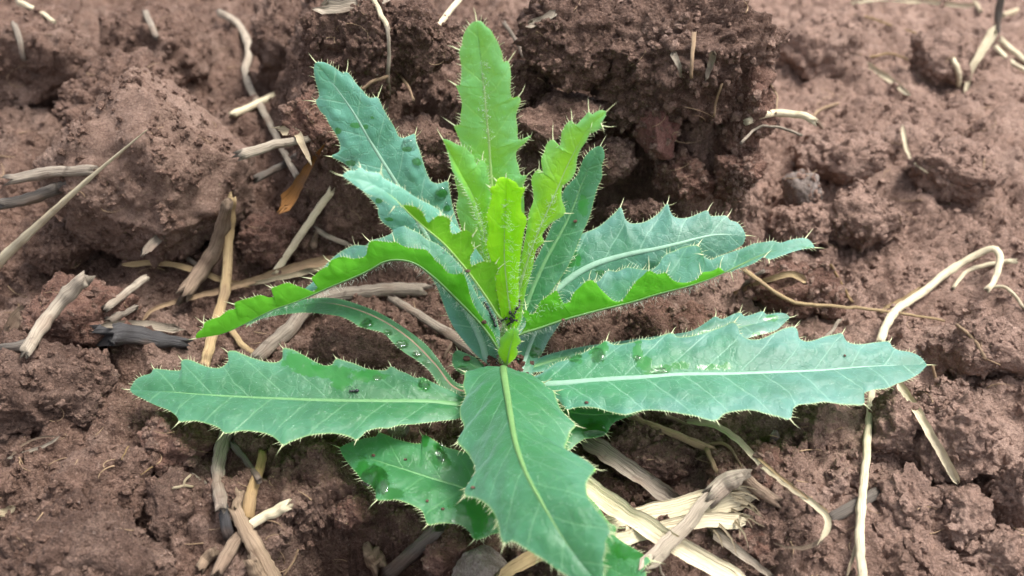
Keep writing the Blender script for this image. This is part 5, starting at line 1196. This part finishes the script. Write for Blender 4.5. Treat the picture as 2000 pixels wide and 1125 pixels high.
# ------------------------------------------------------------------ crumbs lying on the soil
def sample_tris(V, T, n, rs, keep=None):
    a, b, c = V[T[:, 0]], V[T[:, 1]], V[T[:, 2]]
    ar = np.linalg.norm(np.cross(b - a, c - a), axis=1)
    if keep is not None: ar = ar * keep
    idx = rs.choice(len(T), n, p=ar / ar.sum())
    r1 = np.sqrt(rs.rand(n, 1)); r2 = rs.rand(n, 1)
    return a[idx] * (1 - r1) + b[idx] * r1 * (1 - r2) + c[idx] * r1 * r2
def soil_points():
    rs = np.random.RandomState(5); out = []
    gt = tri(grid_faces(len(gy), len(gx)))
    cen = P3[gt].mean(1); pr = project(cen)
    inv = (pr[:, 2] > 3) & (pr[:, 0] > -150) & (pr[:, 0] < 2150) & (pr[:, 1] > -120) & (pr[:, 1] < 1300)
    clump = sstep(-.25, .45, noise3(cen * .7, 301)) * .85 + .15
    gt = gt[inv]; w = (clump * (28 / np.maximum(pr[:, 2], 10)) ** 1.2)[inv]
    out.append(sample_tris(P3, gt, 80000, rs, w))
    for o in scene.objects:
        if o.type == 'MESH' and o.name.startswith('soil_clod'):
            me = o.data; v = np.empty(len(me.vertices) * 3, np.float32); me.vertices.foreach_get('co', v)
            v = v.reshape(-1, 3) / S + np.array(o.location) / S
            t = np.empty(len(me.polygons) * 3, np.int32); me.loops.foreach_get('vertex_index', t); t = t.reshape(-1, 3)
            ext = np.ptp(v, axis=0); area = float(ext[0] * ext[1] + ext[0] * ext[2])
            nz = sstep(-.2, .45, noise3(v[t].mean(1) * .9, 302)) + .12
            out.append(sample_tris(v, t, int(min(3500, 60 + area * 38)), rs, nz))
    return np.vstack(out), rs
pts, rs = soil_points()
sz = .014 * (.20 / .014) ** (rs.rand(len(pts)) ** 2.9)
me = bpy.data.meshes.new('soil_crumbs'); me.vertices.add(len(pts)); me.vertices.foreach_set('co', (pts * S).astype(np.float32).ravel())
at = me.attributes.new('size', 'FLOAT', 'POINT'); at.data.foreach_set('value', (sz * S).astype(np.float32))
crumbs = link(bpy.data.objects.new('soil_crumbs', me)); me.materials.append(M['soil_field'])
tag(crumbs, 'loose reddish brown soil crumbs strewn over the ground', 'soil crumbs', None, 'stuff')
gn = bpy.data.node_groups.new('crumb_scatter', 'GeometryNodeTree')
gn.interface.new_socket('Geometry', in_out='INPUT', socket_type='NodeSocketGeometry'); gn.interface.new_socket('Geometry', in_out='OUTPUT', socket_type='NodeSocketGeometry')
G = gn.nodes.new; Lk = gn.links.new
gi, go = G('NodeGroupInput'), G('NodeGroupOutput')
ic = G('GeometryNodeMeshIcoSphere'); ic.inputs['Subdivisions'].default_value = 2; ic.inputs['Radius'].default_value = 1.0
nt_ = G('ShaderNodeTexNoise'); nt_.inputs['Scale'].default_value = 1.1; nt_.inputs['Detail'].default_value = 2.0
sb = G('ShaderNodeVectorMath'); sb.operation = 'SUBTRACT'; sb.inputs[1].default_value = (.5, .5, .5)
sc_ = G('ShaderNodeVectorMath'); sc_.operation = 'SCALE'; sc_.inputs['Scale'].default_value = 2.2
sp_ = G('GeometryNodeSetPosition'); sm_ = G('GeometryNodeSetMaterial'); sm_.inputs['Material'].default_value = M['soil_field']
Lk(nt_.outputs['Color'], sb.inputs[0]); Lk(sb.outputs[0], sc_.inputs[0]); Lk(ic.outputs['Mesh'], sp_.inputs['Geometry']); Lk(sc_.outputs[0], sp_.inputs['Offset'])
Lk(sp_.outputs[0], sm_.inputs['Geometry'])
ip = G('GeometryNodeInstanceOnPoints'); rv = G('FunctionNodeRandomValue'); rv.data_type = 'FLOAT_VECTOR'
rv.inputs[0].default_value = (0, 0, 0); rv.inputs[1].default_value = (6.28, 6.28, 6.28)
na_ = G('GeometryNodeInputNamedAttribute'); na_.data_type = 'FLOAT'; na_.inputs['Name'].default_value = 'size'
rs2 = G('FunctionNodeRandomValue'); rs2.data_type = 'FLOAT_VECTOR'; rs2.inputs[0].default_value = (.55, .55, .5); rs2.inputs[1].default_value = (1.3, 1.3, 1.1); rs2.inputs['Seed'].default_value = 3
ml = G('ShaderNodeVectorMath'); ml.operation = 'SCALE'
Lk(rs2.outputs[0], ml.inputs[0]); Lk(na_.outputs[0], ml.inputs['Scale'])
Lk(gi.outputs[0], ip.inputs['Points']); Lk(sm_.outputs[0], ip.inputs['Instance']); Lk(rv.outputs[0], ip.inputs['Rotation']); Lk(ml.outputs[0], ip.inputs['Scale'])
Lk(ip.outputs[0], go.inputs[0])
md = crumbs.modifiers.new('crumbs', 'NODES'); md.node_group = gn
